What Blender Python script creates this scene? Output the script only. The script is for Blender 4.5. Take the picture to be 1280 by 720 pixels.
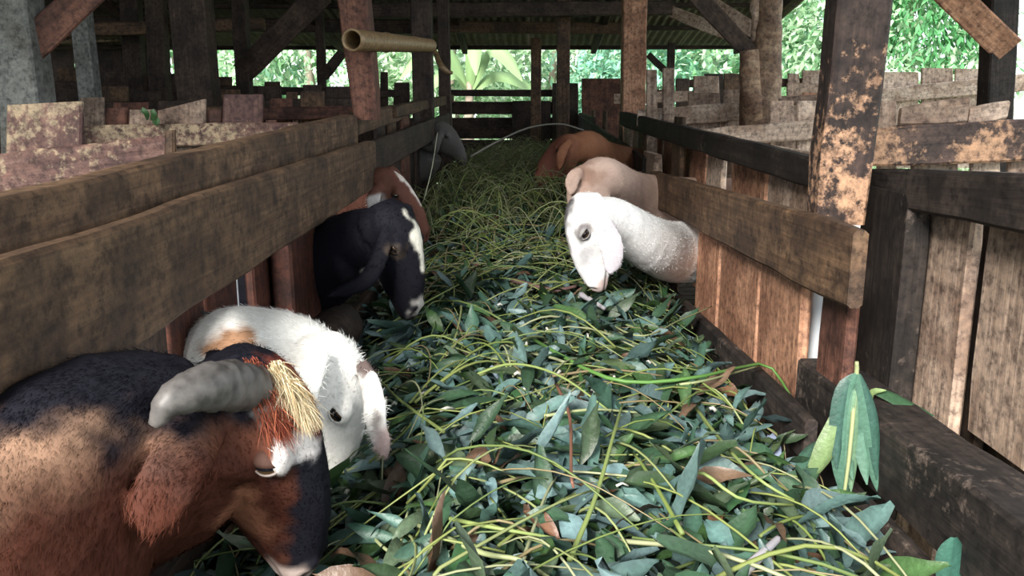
import bpy, bmesh, math, random
import numpy as np
from mathutils import Vector, Matrix, Euler, noise

random.seed(7)
rng = np.random.default_rng(7)
for o in list(bpy.data.objects):
    bpy.data.objects.remove(o)
scene = bpy.context.scene
COL = scene.collection

# ------------------------------------------------------------------ camera
EYE = 1.5
FPX = 1050.0
cam_d = bpy.data.cameras.new('camera')
cam_d.sensor_width = 36.0
cam_d.lens = 36.0 * FPX / 1280.0
cam_d.clip_start = 0.02
cam = bpy.data.objects.new('camera', cam_d)
CAM_ROT = Euler((math.radians(90 - 12.3), 0, math.radians(0.82)), 'XYZ')
cam.location = (0, 0, EYE)
cam.rotation_euler = CAM_ROT
COL.objects.link(cam)
scene.camera = cam

# ------------------------------------------------------------------ light
SKY = 3.4
world = bpy.data.worlds.new('overcast_sky')
scene.world = world
world.use_nodes = True
bg = world.node_tree.nodes['Background']
bg.inputs[0].default_value = (0.90, 0.96, 1.0, 1)
bg.inputs[1].default_value = SKY
sun_d = bpy.data.lights.new('sun', 'SUN')
sun_d.energy = 17.0
sun_d.angle = math.radians(20)
sun_d.color = (1.0, 0.95, 0.88)
sun = bpy.data.objects.new('sun', sun_d)
COL.objects.link(sun)
sun.rotation_euler = Vector((0.36, 0.80, -0.53)).to_track_quat('-Z', 'Y').to_euler()
scene.view_settings.view_transform = 'Standard'
scene.view_settings.look = 'None'
scene.view_settings.gamma = 1.0
scene.view_settings.use_curve_mapping = False
scene.view_settings.exposure = -0.3

# ------------------------------------------------------------------ helpers: measuring points along a sight line
_RM = CAM_ROT.to_matrix()
_EYEV = Vector((0, 0, EYE))
def ray(u, v):
    return _RM @ Vector(((u - 640) / FPX, (360 - v) / FPX, -1.0))
def PY(u, v, Y):
    d = ray(u, v); return _EYEV + d * (Y / d.y)
def PX(u, v, X):
    d = ray(u, v); return _EYEV + d * (X / d.x)
def PM(mode, u, v, D):
    return PX(u, v, D) if mode == 'x' else PY(u, v, D)
def roofz(y):
    return EYE + 1.9 - (y - 1.5) * 0.17

# ------------------------------------------------------------------ materials
def new_mat(name):
    m = bpy.data.materials.new(name); m.use_nodes = True
    nt = m.node_tree
    return m, nt, nt.nodes['Principled BSDF']
def N(nt, t, **kw):
    n = nt.nodes.new(t)
    for k, v in kw.items():
        setattr(n, k, v)
    return n
def ramp(nt, stops):
    r = nt.nodes.new('ShaderNodeValToRGB')
    el = r.color_ramp.elements
    while len(el) < len(stops):
        el.new(0.5)
    for e, (p, c) in zip(el, stops):
        e.position = p
        e.color = (*c, 1) if len(c) == 3 else c
    return r
def wood(name, dark, light, stain=None, patch=None, patch_amt=0.5, rough=0.72, grain=40, bump=0.5, patch_axis=None, sc_=0.62):
    dark = tuple(c * sc_ for c in dark); light = tuple(c * sc_ for c in light)
    stain = tuple(c * sc_ for c in stain) if stain else None
    patch = tuple(c * 0.7 for c in patch) if patch else None
    m, nt, b = new_mat(name)
    L = nt.links.new
    tc = N(nt, 'ShaderNodeTexCoord'); oi = N(nt, 'ShaderNodeObjectInfo')
    mul = N(nt, 'ShaderNodeMath', operation='MULTIPLY'); mul.inputs[1].default_value = 37.0
    L(oi.outputs['Random'], mul.inputs[0])
    add = N(nt, 'ShaderNodeVectorMath', operation='ADD')
    L(tc.outputs['Object'], add.inputs[0]); L(mul.outputs[0], add.inputs[1])
    mp = N(nt, 'ShaderNodeMapping'); mp.inputs['Scale'].default_value = (1.6, grain, grain)
    L(add.outputs[0], mp.inputs[0])
    n1 = N(nt, 'ShaderNodeTexNoise'); n1.inputs['Scale'].default_value = 2.2; n1.inputs['Detail'].default_value = 7; n1.inputs['Distortion'].default_value = 0.6
    L(mp.outputs[0], n1.inputs['Vector'])
    r1 = ramp(nt, [(0.33, dark), (0.68, light)])
    L(n1.outputs[0], r1.inputs[0])
    n2 = N(nt, 'ShaderNodeTexNoise'); n2.inputs['Scale'].default_value = 8.5; n2.inputs['Detail'].default_value = 6
    L(add.outputs[0], n2.inputs['Vector'])
    r2 = ramp(nt, [(0.44, (0, 0, 0)), (0.60, (1, 1, 1))])
    L(n2.outputs[0], r2.inputs[0])
    mx = N(nt, 'ShaderNodeMixRGB'); L(r2.outputs[0], mx.inputs[0]); L(r1.outputs[0], mx.inputs[1])
    s = stain or tuple(c * 0.45 for c in dark)
    mx.inputs[2].default_value = (*s, 1)
    amt = N(nt, 'ShaderNodeMath', operation='MULTIPLY'); amt.inputs[1].default_value = 0.75
    L(r2.outputs[0], amt.inputs[0]); L(amt.outputs[0], mx.inputs[0])
    out = mx
    if patch:
        n3 = N(nt, 'ShaderNodeTexNoise'); n3.inputs['Scale'].default_value = 42; n3.inputs['Detail'].default_value = 9; n3.inputs['Roughness'].default_value = 0.7
        L(add.outputs[0], n3.inputs['Vector'])
        n4 = N(nt, 'ShaderNodeTexNoise'); n4.inputs['Scale'].default_value = 4.0; n4.inputs['Detail'].default_value = 2
        L(add.outputs[0], n4.inputs['Vector'])
        ad = N(nt, 'ShaderNodeMath', operation='ADD'); L(n3.outputs[0], ad.inputs[0]); L(n4.outputs[0], ad.inputs[1])
        r3 = ramp(nt, [(1.12 - patch_amt * 0.3, (0, 0, 0)), (1.2 - patch_amt * 0.3, (1, 1, 1))])
        hf = N(nt, 'ShaderNodeMath', operation='MULTIPLY'); hf.inputs[1].default_value = 1.0
        L(ad.outputs[0], hf.inputs[0]); 
        # ramps clamp at one, so halve the sum and the stops
        hf.inputs[1].default_value = 0.5
        r3.color_ramp.elements[0].position = 0.58 - patch_amt * 0.14
        r3.color_ramp.elements[1].position = 0.64 - patch_amt * 0.14
        if patch_axis is not None:      # paint worn off more towards one end
            sx = N(nt, 'ShaderNodeSeparateXYZ'); L(tc.outputs['Object'], sx.inputs[0])
            mr = N(nt, 'ShaderNodeMapRange'); mr.inputs[1].default_value = -0.62; mr.inputs[2].default_value = -0.95; mr.inputs[3].default_value = -0.05; mr.inputs[4].default_value = 0.085
            L(sx.outputs[0], mr.inputs[0])
            a2 = N(nt, 'ShaderNodeMath', operation='ADD'); L(hf.outputs[0], a2.inputs[0]); L(mr.outputs[0], a2.inputs[1]); hf = a2
        L(hf.outputs[0], r3.inputs[0])
        m3 = N(nt, 'ShaderNodeMixRGB'); L(r3.outputs[0], m3.inputs[0]); L(mx.outputs[0], m3.inputs[1]); m3.inputs[2].default_value = (*patch, 1)
        out = m3
    ng = N(nt, 'ShaderNodeTexNoise'); ng.inputs['Scale'].default_value = 48; ng.inputs['Detail'].default_value = 10; ng.inputs['Roughness'].default_value = 0.75
    L(add.outputs[0], ng.inputs['Vector'])
    rg = ramp(nt, [(0.38, (0.28, 0.26, 0.26)), (0.50, (0.95, 0.95, 0.95)), (0.64, (1.5, 1.45, 1.38))])
    L(ng.outputs[0], rg.inputs[0])
    mg = N(nt, 'ShaderNodeMixRGB', blend_type='MULTIPLY'); mg.inputs[0].default_value = 0.85
    L(out.outputs[0], mg.inputs[1]); L(rg.outputs[0], mg.inputs[2]); out = mg
    # tone difference between boards
    vr = N(nt, 'ShaderNodeMapRange'); vr.inputs[3].default_value = 0.78; vr.inputs[4].default_value = 1.2
    L(oi.outputs['Random'], vr.inputs[0])
    hs = N(nt, 'ShaderNodeHueSaturation'); hs.inputs['Saturation'].default_value = 1.13; L(vr.outputs[0], hs.inputs['Value']); L(out.outputs[0], hs.inputs['Color'])
    L(hs.outputs[0], b.inputs['Base Color'])
    b.inputs['Roughness'].default_value = rough
    b.inputs['Specular IOR Level'].default_value = 0.3
    bp = N(nt, 'ShaderNodeBump'); bp.inputs['Strength'].default_value = bump; bp.inputs['Distance'].default_value = 0.004
    L(n1.outputs[0], bp.inputs['Height']); L(bp.outputs[0], b.inputs['Normal'])
    return m
W_BROWN = wood('brown_plank_wood', (0.13, 0.082, 0.055), (0.25, 0.165, 0.11), stain=(0.065, 0.042, 0.032), sc_=0.53)
W_RED = wood('red_brown_wood', (0.12, 0.058, 0.045), (0.22, 0.115, 0.088), stain=(0.06, 0.03, 0.025))
W_LIT = wood('tan_red_wood', (0.26, 0.145, 0.10), (0.42, 0.26, 0.185), stain=(0.16, 0.085, 0.06), sc_=1.15)  # lightened so the right boards carry their sun patch in the colour
W_DARK = wood('dark_stained_wood', (0.045, 0.036, 0.034), (0.11, 0.088, 0.078), stain=(0.02, 0.018, 0.018), patch=(0.15, 0.12, 0.105), patch_amt=0.1, sc_=0.36)
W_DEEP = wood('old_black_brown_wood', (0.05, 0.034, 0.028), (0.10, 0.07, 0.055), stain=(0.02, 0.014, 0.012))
W_GREY = wood('weathered_grey_wood', (0.24, 0.18, 0.145), (0.42, 0.33, 0.27), stain=(0.14, 0.095, 0.075), sc_=0.95)
W_PALE = wood('pale_weathered_wood', (0.37, 0.29, 0.24), (0.56, 0.46, 0.385), stain=(0.24, 0.17, 0.13), sc_=1.0)
W_GLOOM = wood('shaded_red_wood', (0.06, 0.024, 0.018), (0.12, 0.05, 0.036), stain=(0.03, 0.014, 0.012))  # red-brown wood with the deep shade of the left fence in its colour
W_LICH = wood('lichen_spotted_wood', (0.13, 0.075, 0.065), (0.25, 0.16, 0.14), stain=(0.07, 0.04, 0.04), patch=(0.36, 0.29, 0.21), patch_amt=0.60)
W_CHIP = wood('chipped_paint_wood', (0.06, 0.042, 0.04), (0.15, 0.105, 0.09), stain=(0.03, 0.024, 0.024), patch=(0.46, 0.30, 0.21), patch_amt=0.55)
W_POST = wood('chipped_post_wood', (0.028, 0.02, 0.019), (0.075, 0.052, 0.046), stain=(0.018, 0.013, 0.013), patch=(0.42, 0.27, 0.19), patch_amt=0.30, patch_axis=-0.16)
W_BARK = wood('peeled_trunk_wood', (0.26, 0.17, 0.12), (0.46, 0.34, 0.25), stain=(0.17, 0.105, 0.08), grain=14)
W_PAINT = wood('grey_painted_wood', (0.22, 0.23, 0.225), (0.31, 0.32, 0.31), stain=(0.14, 0.14, 0.13), grain=8, bump=0.15)

def flat_mat(name, col, rough=0.6, spec=0.3, noise_amt=0.25, scale=20):
    m, nt, b = new_mat(name)
    tc = N(nt, 'ShaderNodeTexCoord'); n = N(nt, 'ShaderNodeTexNoise'); n.inputs['Scale'].default_value = scale; n.inputs['Detail'].default_value = 6
    nt.links.new(tc.outputs['Object'], n.inputs['Vector'])
    r = ramp(nt, [(0.3, tuple(c * (1 - noise_amt) for c in col)), (0.7, tuple(min(1, c * (1 + noise_amt)) for c in col))])
    nt.links.new(n.outputs[0], r.inputs[0]); nt.links.new(r.outputs[0], b.inputs['Base Color'])
    b.inputs['Roughness'].default_value = rough; b.inputs['Specular IOR Level'].default_value = spec
    return m
M_SHEET = flat_mat('dusty_metal_sheet', (0.16, 0.135, 0.115), 0.7, 0.3, 0.35, 6)
M_PIPE = flat_mat('white_plastic', (0.72, 0.76, 0.80), 0.35, 0.5, 0.06, 8)
M_EARTH = flat_mat('packed_earth', (0.10, 0.075, 0.05), 0.95, 0.1, 0.4, 3)
M_GRASS = flat_mat('outdoor_grass', (0.15, 0.17, 0.08), 0.9, 0.1, 0.5, 2)
M_HORN = flat_mat('grey_horn', (0.075, 0.07, 0.068), 0.5, 0.35, 0.45, 60)
M_STICK = flat_mat('peeled_stick', (0.62, 0.56, 0.40), 0.7, 0.2, 0.2, 30)
M_BARKF = flat_mat('tree_bark', (0.25, 0.21, 0.17), 0.9, 0.1, 0.4, 12)

def bamboo_mat():
    m, nt, b = new_mat('dry_bamboo')
    tc = N(nt, 'ShaderNodeTexCoord'); mp = N(nt, 'ShaderNodeMapping'); mp.inputs['Scale'].default_value = (3, 30, 30)
    n = N(nt, 'ShaderNodeTexNoise'); n.inputs['Scale'].default_value = 3; n.inputs['Detail'].default_value = 6
    nt.links.new(tc.outputs['Object'], mp.inputs[0]); nt.links.new(mp.outputs[0], n.inputs['Vector'])
    r = ramp(nt, [(0.3, (0.10, 0.06, 0.03)), (0.7, (0.27, 0.185, 0.095))])
    nt.links.new(n.outputs[0], r.inputs[0]); nt.links.new(r.outputs[0], b.inputs['Base Color']); b.inputs['Roughness'].default_value = 0.45
    return m
M_BAMBOO = bamboo_mat()

def attr_mat(name, rough, spec, translucent=0.0, bump=0.0, sheen=0.0, fine=0.0):
    m, nt, b = new_mat(name)
    L = nt.links.new
    a = N(nt, 'ShaderNodeAttribute', attribute_name='Col')
    col = a.outputs['Color']
    if fine:
        tc = N(nt, 'ShaderNodeTexCoord'); n = N(nt, 'ShaderNodeTexNoise'); n.inputs['Scale'].default_value = 140; n.inputs['Detail'].default_value = 4
        L(tc.outputs['Object'], n.inputs['Vector'])
        mr = N(nt, 'ShaderNodeMapRange'); mr.inputs[3].default_value = 1 - fine; mr.inputs[4].default_value = 1 + fine
        L(n.outputs[0], mr.inputs[0])
        hs = N(nt, 'ShaderNodeHueSaturation'); L(mr.outputs[0], hs.inputs['Value']); L(col, hs.inputs['Color']); col = hs.outputs[0]
        bp = N(nt, 'ShaderNodeBump'); bp.inputs['Strength'].default_value = bump; bp.inputs['Distance'].default_value = 0.002
        L(n.outputs[0], bp.inputs['Height']); L(bp.outputs[0], b.inputs['Normal'])
    L(col, b.inputs['Base Color'])
    b.inputs['Roughness'].default_value = rough; b.inputs['Specular IOR Level'].default_value = spec
    b.inputs['Sheen Weight'].default_value = sheen
    if translucent:
        tr = N(nt, 'ShaderNodeBsdfTranslucent'); L(col, tr.inputs[0])
        mx = N(nt, 'ShaderNodeMixShader'); mx.inputs[0].default_value = translucent
        L(b.outputs[0], mx.inputs[1]); L(tr.outputs[0], mx.inputs[2])
        L(mx.outputs[0], nt.nodes['Material Output'].inputs[0])
    return m
M_LEAF = attr_mat('cut_leaf', 0.46, 0.40, 0.15, bump=0.6, fine=0.38)
M_STEM = attr_mat('green_stem', 0.5, 0.35, 0.0)
M_TREE = attr_mat('tree_leaf', 0.5, 0.4, 0.42)
M_FUR = attr_mat('goat_fur', 0.7, 0.1, 0.0, bump=0.5, sheen=0.0, fine=0.18)
M_HAIR = attr_mat('goat_hair', 0.6, 0.05)

def eye_mat():
    m, nt, b = new_mat('goat_eye')
    tc = N(nt, 'ShaderNodeTexCoord'); sep = N(nt, 'ShaderNodeSeparateXYZ'); nt.links.new(tc.outputs['Object'], sep.inputs[0])
    # slit pupil along local x, seen on both poles of local y
    ax = N(nt, 'ShaderNodeMath', operation='ABSOLUTE'); nt.links.new(sep.outputs[2], ax.inputs[0])
    lt = N(nt, 'ShaderNodeMath', operation='LESS_THAN'); lt.inputs[1].default_value = 0.0035; nt.links.new(ax.outputs[0], lt.inputs[0])
    mx = N(nt, 'ShaderNodeMixRGB'); mx.inputs[1].default_value = (0.05, 0.028, 0.012, 1); mx.inputs[2].default_value = (0.006, 0.006, 0.008, 1)
    nt.links.new(lt.outputs[0], mx.inputs[0]); nt.links.new(mx.outputs[0], b.inputs['Base Color'])
    b.inputs['Roughness'].default_value = 0.08
    return m
M_EYE = eye_mat()

# ------------------------------------------------------------------ object helpers
def link(o, parent=None):
    COL.objects.link(o)
    if parent is not None:
        o.parent = parent
    return o
def tag(o, label=None, cat=None, group=None, kind=None):
    if label: o['label'] = label
    if cat: o['category'] = cat
    if group: o['group'] = group
    if kind: o['kind'] = kind
    return o
def empty(name, loc, label=None, cat=None, group=None, kind=None):
    o = bpy.data.objects.new(name, None); o.empty_display_size = 0.1
    o.location = loc
    link(o); return tag(o, label, cat, group, kind)
def place(o, M, parent):
    if parent is not None:
        o.parent = parent
        o.matrix_basis = world_of(parent).inverted() @ M
    else:
        o.matrix_basis = M
def world_of(p):
    m = p.matrix_basis.copy()
    while p.parent is not None:
        p = p.parent
        m = p.matrix_basis @ m
    return m
def mesh_obj(name, verts, faces, mat, parent=None, M=None, smooth=False):
    me = bpy.data.meshes.new(name)
    me.from_pydata([tuple(v) for v in verts], [], faces)
    if smooth:
        me.polygons.foreach_set('use_smooth', [True] * len(me.polygons))
    me.materials.append(mat)
    me.update()
    o = bpy.data.objects.new(name, me)
    COL.objects.link(o)
    place(o, M or Matrix.Identity(4), parent)
    return o
_seed = [0]
def slab(name, a0, b0, a1, b1, t, mat, parent=None, rough_amp=0.0035, n=None, toward=None):
    """sawn board: front face a0-b0 (start edge) to a1-b1 (end edge), thickness t away from the viewer"""
    a0, b0, a1, b1 = map(Vector, (a0, b0, a1, b1))
    m0, m1 = (a0 + b0) / 2, (a1 + b1) / 2
    Lx = (m1 - m0); ln = Lx.length; Lx = Lx.normalized()
    Wz = ((a0 - b0) + (a1 - b1)); Wz = (Wz - Lx * Wz.dot(Lx)).normalized()
    Ny = Wz.cross(Lx)
    c = (m0 + m1) / 2
    ref = toward if toward is not None else (c - _EYEV)
    if Ny.dot(ref) < 0:
        Ny = -Ny
    flip = Lx.cross(Ny).dot(Wz) < 0
    org = c + Ny * (t / 2)
    if flip:            # keep a right-handed frame
        Lx = -Lx; a0, a1 = a1, a0; b0, b1 = b1, b0
    R = Matrix((Lx, Ny, Wz)).transposed()
    Mw = Matrix.Translation(org) @ R.to_4x4()
    inv = Mw.inverted()
    A0, B0, A1, B1 = (inv @ p for p in (a0, b0, a1, b1))
    n = n or max(3, min(16, int(ln / 0.09)))
    _seed[0] += 1; sd = _seed[0] * 13.37
    ch = min(0.006, t * 0.22)
    verts, faces = [], []
    for i in range(n + 1):
        k = i / n
        xa = A0.x + (A1.x - A0.x) * k; xb = B0.x + (B1.x - B0.x) * k
        za = A0.z + (A1.z - A0.z) * k + noise.noise(Vector((xa * 6, sd, 0))) * rough_amp * 1.6
        zb = B0.z + (B1.z - B0.z) * k + noise.noise(Vector((xb * 6, sd, 5))) * rough_amp * 1.6
        bow = noise.noise(Vector((xa * 2.5, sd, 9))) * rough_amp
        y0, y1 = -t / 2 + bow, t / 2 + bow
        e = 0.55 * ch if i in (0, n) else 0.0      # worn ends
        sgn = 1 if i == 0 else -1
        zc = (za + zb) / 2
        def pt(x, y, z):
            return (x + 0, y + (e if y < bow else -e), z - (e if z > zc else -e))
        verts += [pt(xb, y0, zb + ch), pt(xa, y0, za - ch), pt(xa, y0 + ch, za), pt(xa, y1 - ch, za),
                  pt(xa, y1, za - ch), pt(xb, y1, zb + ch), pt(xb, y1 - ch, zb), pt(xb, y0 + ch, zb)]
        if i:
            o = (i - 1) * 8; p = i * 8
            for j in range(8):
                q = (j + 1) % 8
                faces.append((o + j, p + j, p + q, o + q))
    faces.append(tuple(range(8)))
    faces.append(tuple(range(n * 8 + 7, n * 8 - 1, -1)))
    ob = mesh_obj(name, verts, faces, mat, None)
    me = ob.data
    bm = bmesh.new(); bm.from_mesh(me); bmesh.ops.recalc_face_normals(bm, faces=bm.faces); bm.to_mesh(me); bm.free()
    place(ob, Mw, parent)
    return ob
def hplank(name, parent, s, e, t, mat, mode, **kw):
    """lying board: s and e are (u, v_top, v_bottom, depth)"""
    ps = []
    for (u, vt, vb, D) in (s, e):
        top = PM(mode, u, vt, D)
        d = ray(u, vb); zb = EYE + d.z / d.y * top.y
        ps.append((top, Vector((top.x, top.y, zb))))
    return slab(name, ps[0][0], ps[0][1], ps[1][0], ps[1][1], t, mat, parent, **kw)
def vboard_y(name, parent, uL, uR, vt, vb, Y, t, mat, slant=0.0, uLb=None, uRb=None, **kw):
    """upright board facing the viewer at depth Y; slant raises the right corner by so many pixels"""
    uLb = uL if uLb is None else uLb; uRb = uR if uRb is None else uRb
    return slab(name, PY(uL, vt + slant / 2, Y), PY(uR, vt - slant / 2, Y), PY(uLb, vb, Y), PY(uRb, vb, Y), t, mat, parent, **kw)
def vboard_x(name, parent, X, uL, uR, vref, z1, z0, t, mat, Xb=None, **kw):
    """upright board in a fence running along y, between two heights relative to the eye"""
    pl, pr = PX(uL, vref, X), PX(uR, vref, X)
    Xb = X if Xb is None else Xb
    return slab(name, (X, pl.y, EYE + z1), (X, pr.y, EYE + z1), (Xb, pl.y, EYE + z0), (Xb, pr.y, EYE + z0), t, mat, parent, **kw)
def post_y(name, parent, top, bot, Y, t, mat, to_roof=True, zfloor=None, **kw):
    """square post facing the viewer: top/bot = (uL, uR, v)"""
    a0, b0 = PY(top[0], top[2], Y), PY(top[1], top[2], Y)
    a1, b1 = PY(bot[0], bot[2], Y), PY(bot[1], bot[2], Y)
    def ext(p, q, z):
        k = (z - q.z) / (p.z - q.z); r = q + (p - q) * k
        return r
    A0, B0, A1, B1 = a0, b0, a1, b1
    if to_roof:
        z = roofz(Y) - 0.05
        A0, B0 = ext(a0, a1, z), ext(b0, b1, z)
        w = (b1 - a1).length * 1.0
        mid = (A0 + B0) / 2; dx = max(w, (b0 - a0).length) / 2
        A0, B0 = mid + Vector((-dx, 0, 0)), mid + Vector((dx, 0, 0))
    if zfloor is not None:
        A1, B1 = Vector((a1.x, a1.y, zfloor)), Vector((b1.x, b1.y, zfloor))
    return slab(name, A0, B0, A1, B1, t, mat, parent, **kw)
def frame_along(pts):
    """tangent, side, up for each point of a polyline (rotation-minimising)"""
    out = []; up = None
    for i, p in enumerate(pts):
        a = pts[max(0, i - 1)]; b = pts[min(len(pts) - 1, i + 1)]
        t = (b - a).normalized()
        if up is None:
            up = Vector((0, 0, 1)) if abs(t.z) < 0.9 else Vector((0, -1, 0))
        up = (up - t * up.dot(t)).normalized()
        out.append((t, t.cross(up), up))
    return out
def tube_geo(pts, radii, n=8, wob=0.0, sd=0.0, caps=True, ell=(1, 1), base=0):
    pts = [Vector(p) for p in pts]
    fr = frame_along(pts)
    V, F = [], []
    for i, (p, r) in enumerate(zip(pts, radii)):
        t, s, u = fr[i]
        for j in range(n):
            a = 2 * math.pi * j / n
            rr = r * (1 + (noise.noise(Vector((i * 0.7 + sd, math.cos(a) * 1.3, math.sin(a) * 1.3))) * wob if wob else 0))
            V.append(p + s * (math.cos(a) * rr * ell[0]) + u * (math.sin(a) * rr * ell[1]))
        if i:
            for j in range(n):
                q = (j + 1) % n
                F.append((base + (i - 1) * n + j, base + (i - 1) * n + q, base + i * n + q, base + i * n + j))
    if caps:
        F.append(tuple(base + j for j in range(n - 1, -1, -1)))
        F.append(tuple(base + (len(pts) - 1) * n + j for j in range(n)))
    return V, F
def smooth_pts(ctrl, n):
    """Catmull-Rom through control points (tuples may carry extra values)"""
    C = [np.array(c, float) for c in ctrl]
    C = [2 * C[0] - C[1]] + C + [2 * C[-1] - C[-2]]
    out = []
    seg = len(C) - 3
    for i in range(n + 1):
        s = min(i / n * seg, seg - 1e-6); k = int(s); t = s - k
        p0, p1, p2, p3 = C[k:k + 4]
        out.append(0.5 * ((2 * p1) + (-p0 + p2) * t + (2 * p0 - 5 * p1 + 4 * p2 - p3) * t * t + (-p0 + 3 * p1 - 3 * p2 + p3) * t ** 3))
    return out
def tube_obj(name, parent, ctrl, mat, n=8, seg=12, wob=0.0, caps=True, smooth=True, label=None):
    """ctrl: list of (x, y, z, r)"""
    sp = smooth_pts(ctrl, seg)
    org = Vector(sp[0][:3])
    V, F = tube_geo([Vector(p[:3]) - org for p in sp], [p[3] for p in sp], n, wob, random.random() * 50, caps)
    o = mesh_obj(name, V, F, mat, parent, Matrix.Translation(org), smooth)
    if label: o['label'] = label
    return o

# ================================================================== THE SETTING
floor = mesh_obj('floor', [(-40, -15, 0), (40, -15, 0), (40, 60, 0), (-40, 60, 0)], [(0, 1, 2, 3)], M_GRASS)
tag(floor, 'green undergrowth ground around and beyond the goat shed', kind='structure')
PENZ = 0.48
for nm, x0, x1 in (('trim_1', -5.2, -0.62), ('trim_2', 0.61, 2.6)):
    V, F = [], []
    y = 0.1
    while y < 9.2:
        w = 0.09
        b = len(V)
        for (xx, yy, zz) in ((x0, y, PENZ - .03), (x1, y, PENZ - .03), (x1, y + w, PENZ - .03), (x0, y + w, PENZ - .03), (x0, y, PENZ), (x1, y, PENZ), (x1, y + w, PENZ), (x0, y + w, PENZ)):
            V.append((xx, yy, zz))
        F += [(b, b + 3, b + 2, b + 1), (b + 4, b + 5, b + 6, b + 7), (b, b + 1, b + 5, b + 4), (b + 1, b + 2, b + 6, b + 5), (b + 2, b + 3, b + 7, b + 6), (b + 3, b, b + 4, b + 7)]
        y += 0.105
    o = mesh_obj(nm, V, F, W_DEEP)
    tag(o, 'raised slatted pen floor on the %s of the trough' % ('left' if x0 < -1 else 'right'), kind='structure')

# roof of corrugated sheets sloping down to the back
ceiling = empty('ceiling', (0, 1.5, roofz(1.5)), 'low corrugated roof on dark beams sloping down to the back', kind='structure')
def sheet_mesh(wd, ln):
    nx = int(wd / 0.0127)
    V, F = [], []
    for j in range(2):
        for i in range(nx + 1):
            x = wd * i / nx
            V.append((x, j * ln, 0.010 * math.sin(2 * math.pi * x / 0.076)))
    for i in range(nx):
        F.append((i, i + 1, nx + 2 + i, nx + 1 + i))
    # underside thickness
    k = len(V)
    V += [(x, y, z - 0.002) for (x, y, z) in V[:k]]
    F += [tuple(a + k for a in reversed(f)) for f in F]
    me = bpy.data.meshes.new('roof_sheet'); me.from_pydata(V, [], F); me.materials.append(M_SHEET)
    me.polygons.foreach_set('use_smooth', [True] * len(me.polygons)); me.update()
    return me
SLOPE = math.atan(0.17)
sm = sheet_mesh(0.84, 2.02)
ROOF_X0, ROOF_X1 = -5.6, 2.35
k = 0
for r in range(-2, 4):  # first rows are unseen, run on behind the viewer to darken the inside
    y0 = 1.45 + r * 2.02 * 0.985
    x = ROOF_X0
    while x < ROOF_X1 - 0.1:
        o = bpy.data.objects.new('roof_sheet', sm); COL.objects.link(o)
        dz = 0.012 * (k % 2) + 0.02 * (3 - r) * 0.5
        M = Matrix.Translation((x, y0, roofz(y0) + dz + 0.035)) @ Euler((-SLOPE + random.uniform(-.004, .004), 0, random.uniform(-.006, .006))).to_matrix().to_4x4()
        place(o, M, ceiling)
        x += 0.80; k += 1
def beam(name, p, q, w, h, mat, parent):
    p, q = Vector(p), Vector(q)
    L = (q - p).normalized(); side = L.cross(Vector((0, 0, 1))).normalized(); up = side.cross(L)
    return slab(name, p + up * h / 2 - side * w / 2, p - up * h / 2 - side * w / 2, q + up * h / 2 - side * w / 2, q - up * h / 2 - side * w / 2, w, mat, parent, toward=side, n=10)
for y in np.arange(-2.05, 9.6, 0.75):
    beam('purlin', (ROOF_X0, y, roofz(y) - 0.0), (ROOF_X1, y, roofz(y) - 0.0), 0.05, 0.04, W_DEEP, ceiling)
for x in (-5.3, -3.6, -1.9, -0.62, 0.72, 2.2):
    beam('rafter', (x, -2.5, roofz(-2.5) - 0.07), (x, 9.1, roofz(9.1) - 0.05), 0.06, 0.09, W_DEEP, ceiling)
# tie beams seen under the low back of the roof
beam('tie_beam', PY(-60, 28, 8.0), PY(560, 34, 8.0), 0.08, 0.12, W_DEEP, ceiling)
beam('tie_beam', PY(555, 34, 8.0), PY(800, 36, 8.0), 0.08, 0.10, W_BROWN, ceiling)
beam('tie_beam', PY(440, 14, 7.0), PY(840, 10, 7.0), 0.07, 0.11, W_DEEP, ceiling)
beam('tie_beam', PY(-80, 45, 6.5), PY(330, 30, 6.5), 0.08, 0.09, W_BROWN, ceiling)
for (v0, v1, y, m_) in ((46, 47, 9.3, W_GREY), (53, 52, 9.35, W_GREY), (59, 58, 9.4, W_BROWN)):
    beam('eave_batten', PY(380, v0, y), PY(850, v1, y), 0.03, 0.05, m_, ceiling)
beam('eave_batten', PY(60, 52, 9.0), PY(400, 38, 9.2), 0.03, 0.05, W_GREY, ceiling)

# back wall of boards at the far end of the trough
wall_back = empty('wall_back', (0, 9.3, 0), 'dark low board wall with a bright slot at the far end of the trough', kind='structure')
for i in range(4):
    z = EYE - 0.135 - i * 0.24
    hw = 0.226
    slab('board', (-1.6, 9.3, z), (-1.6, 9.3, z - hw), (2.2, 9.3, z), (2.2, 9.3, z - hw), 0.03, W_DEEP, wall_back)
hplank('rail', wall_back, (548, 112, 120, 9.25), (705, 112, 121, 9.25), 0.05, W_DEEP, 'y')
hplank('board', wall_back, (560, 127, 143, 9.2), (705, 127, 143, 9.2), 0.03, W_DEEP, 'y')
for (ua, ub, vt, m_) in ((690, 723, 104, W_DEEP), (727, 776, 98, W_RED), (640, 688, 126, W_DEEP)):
    slab('board', PY(ua, vt, 9.15), PY(ub, vt, 9.15), PY(ua, 190, 9.15), PY(ub, 190, 9.15), .025, m_, wall_back)
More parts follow.
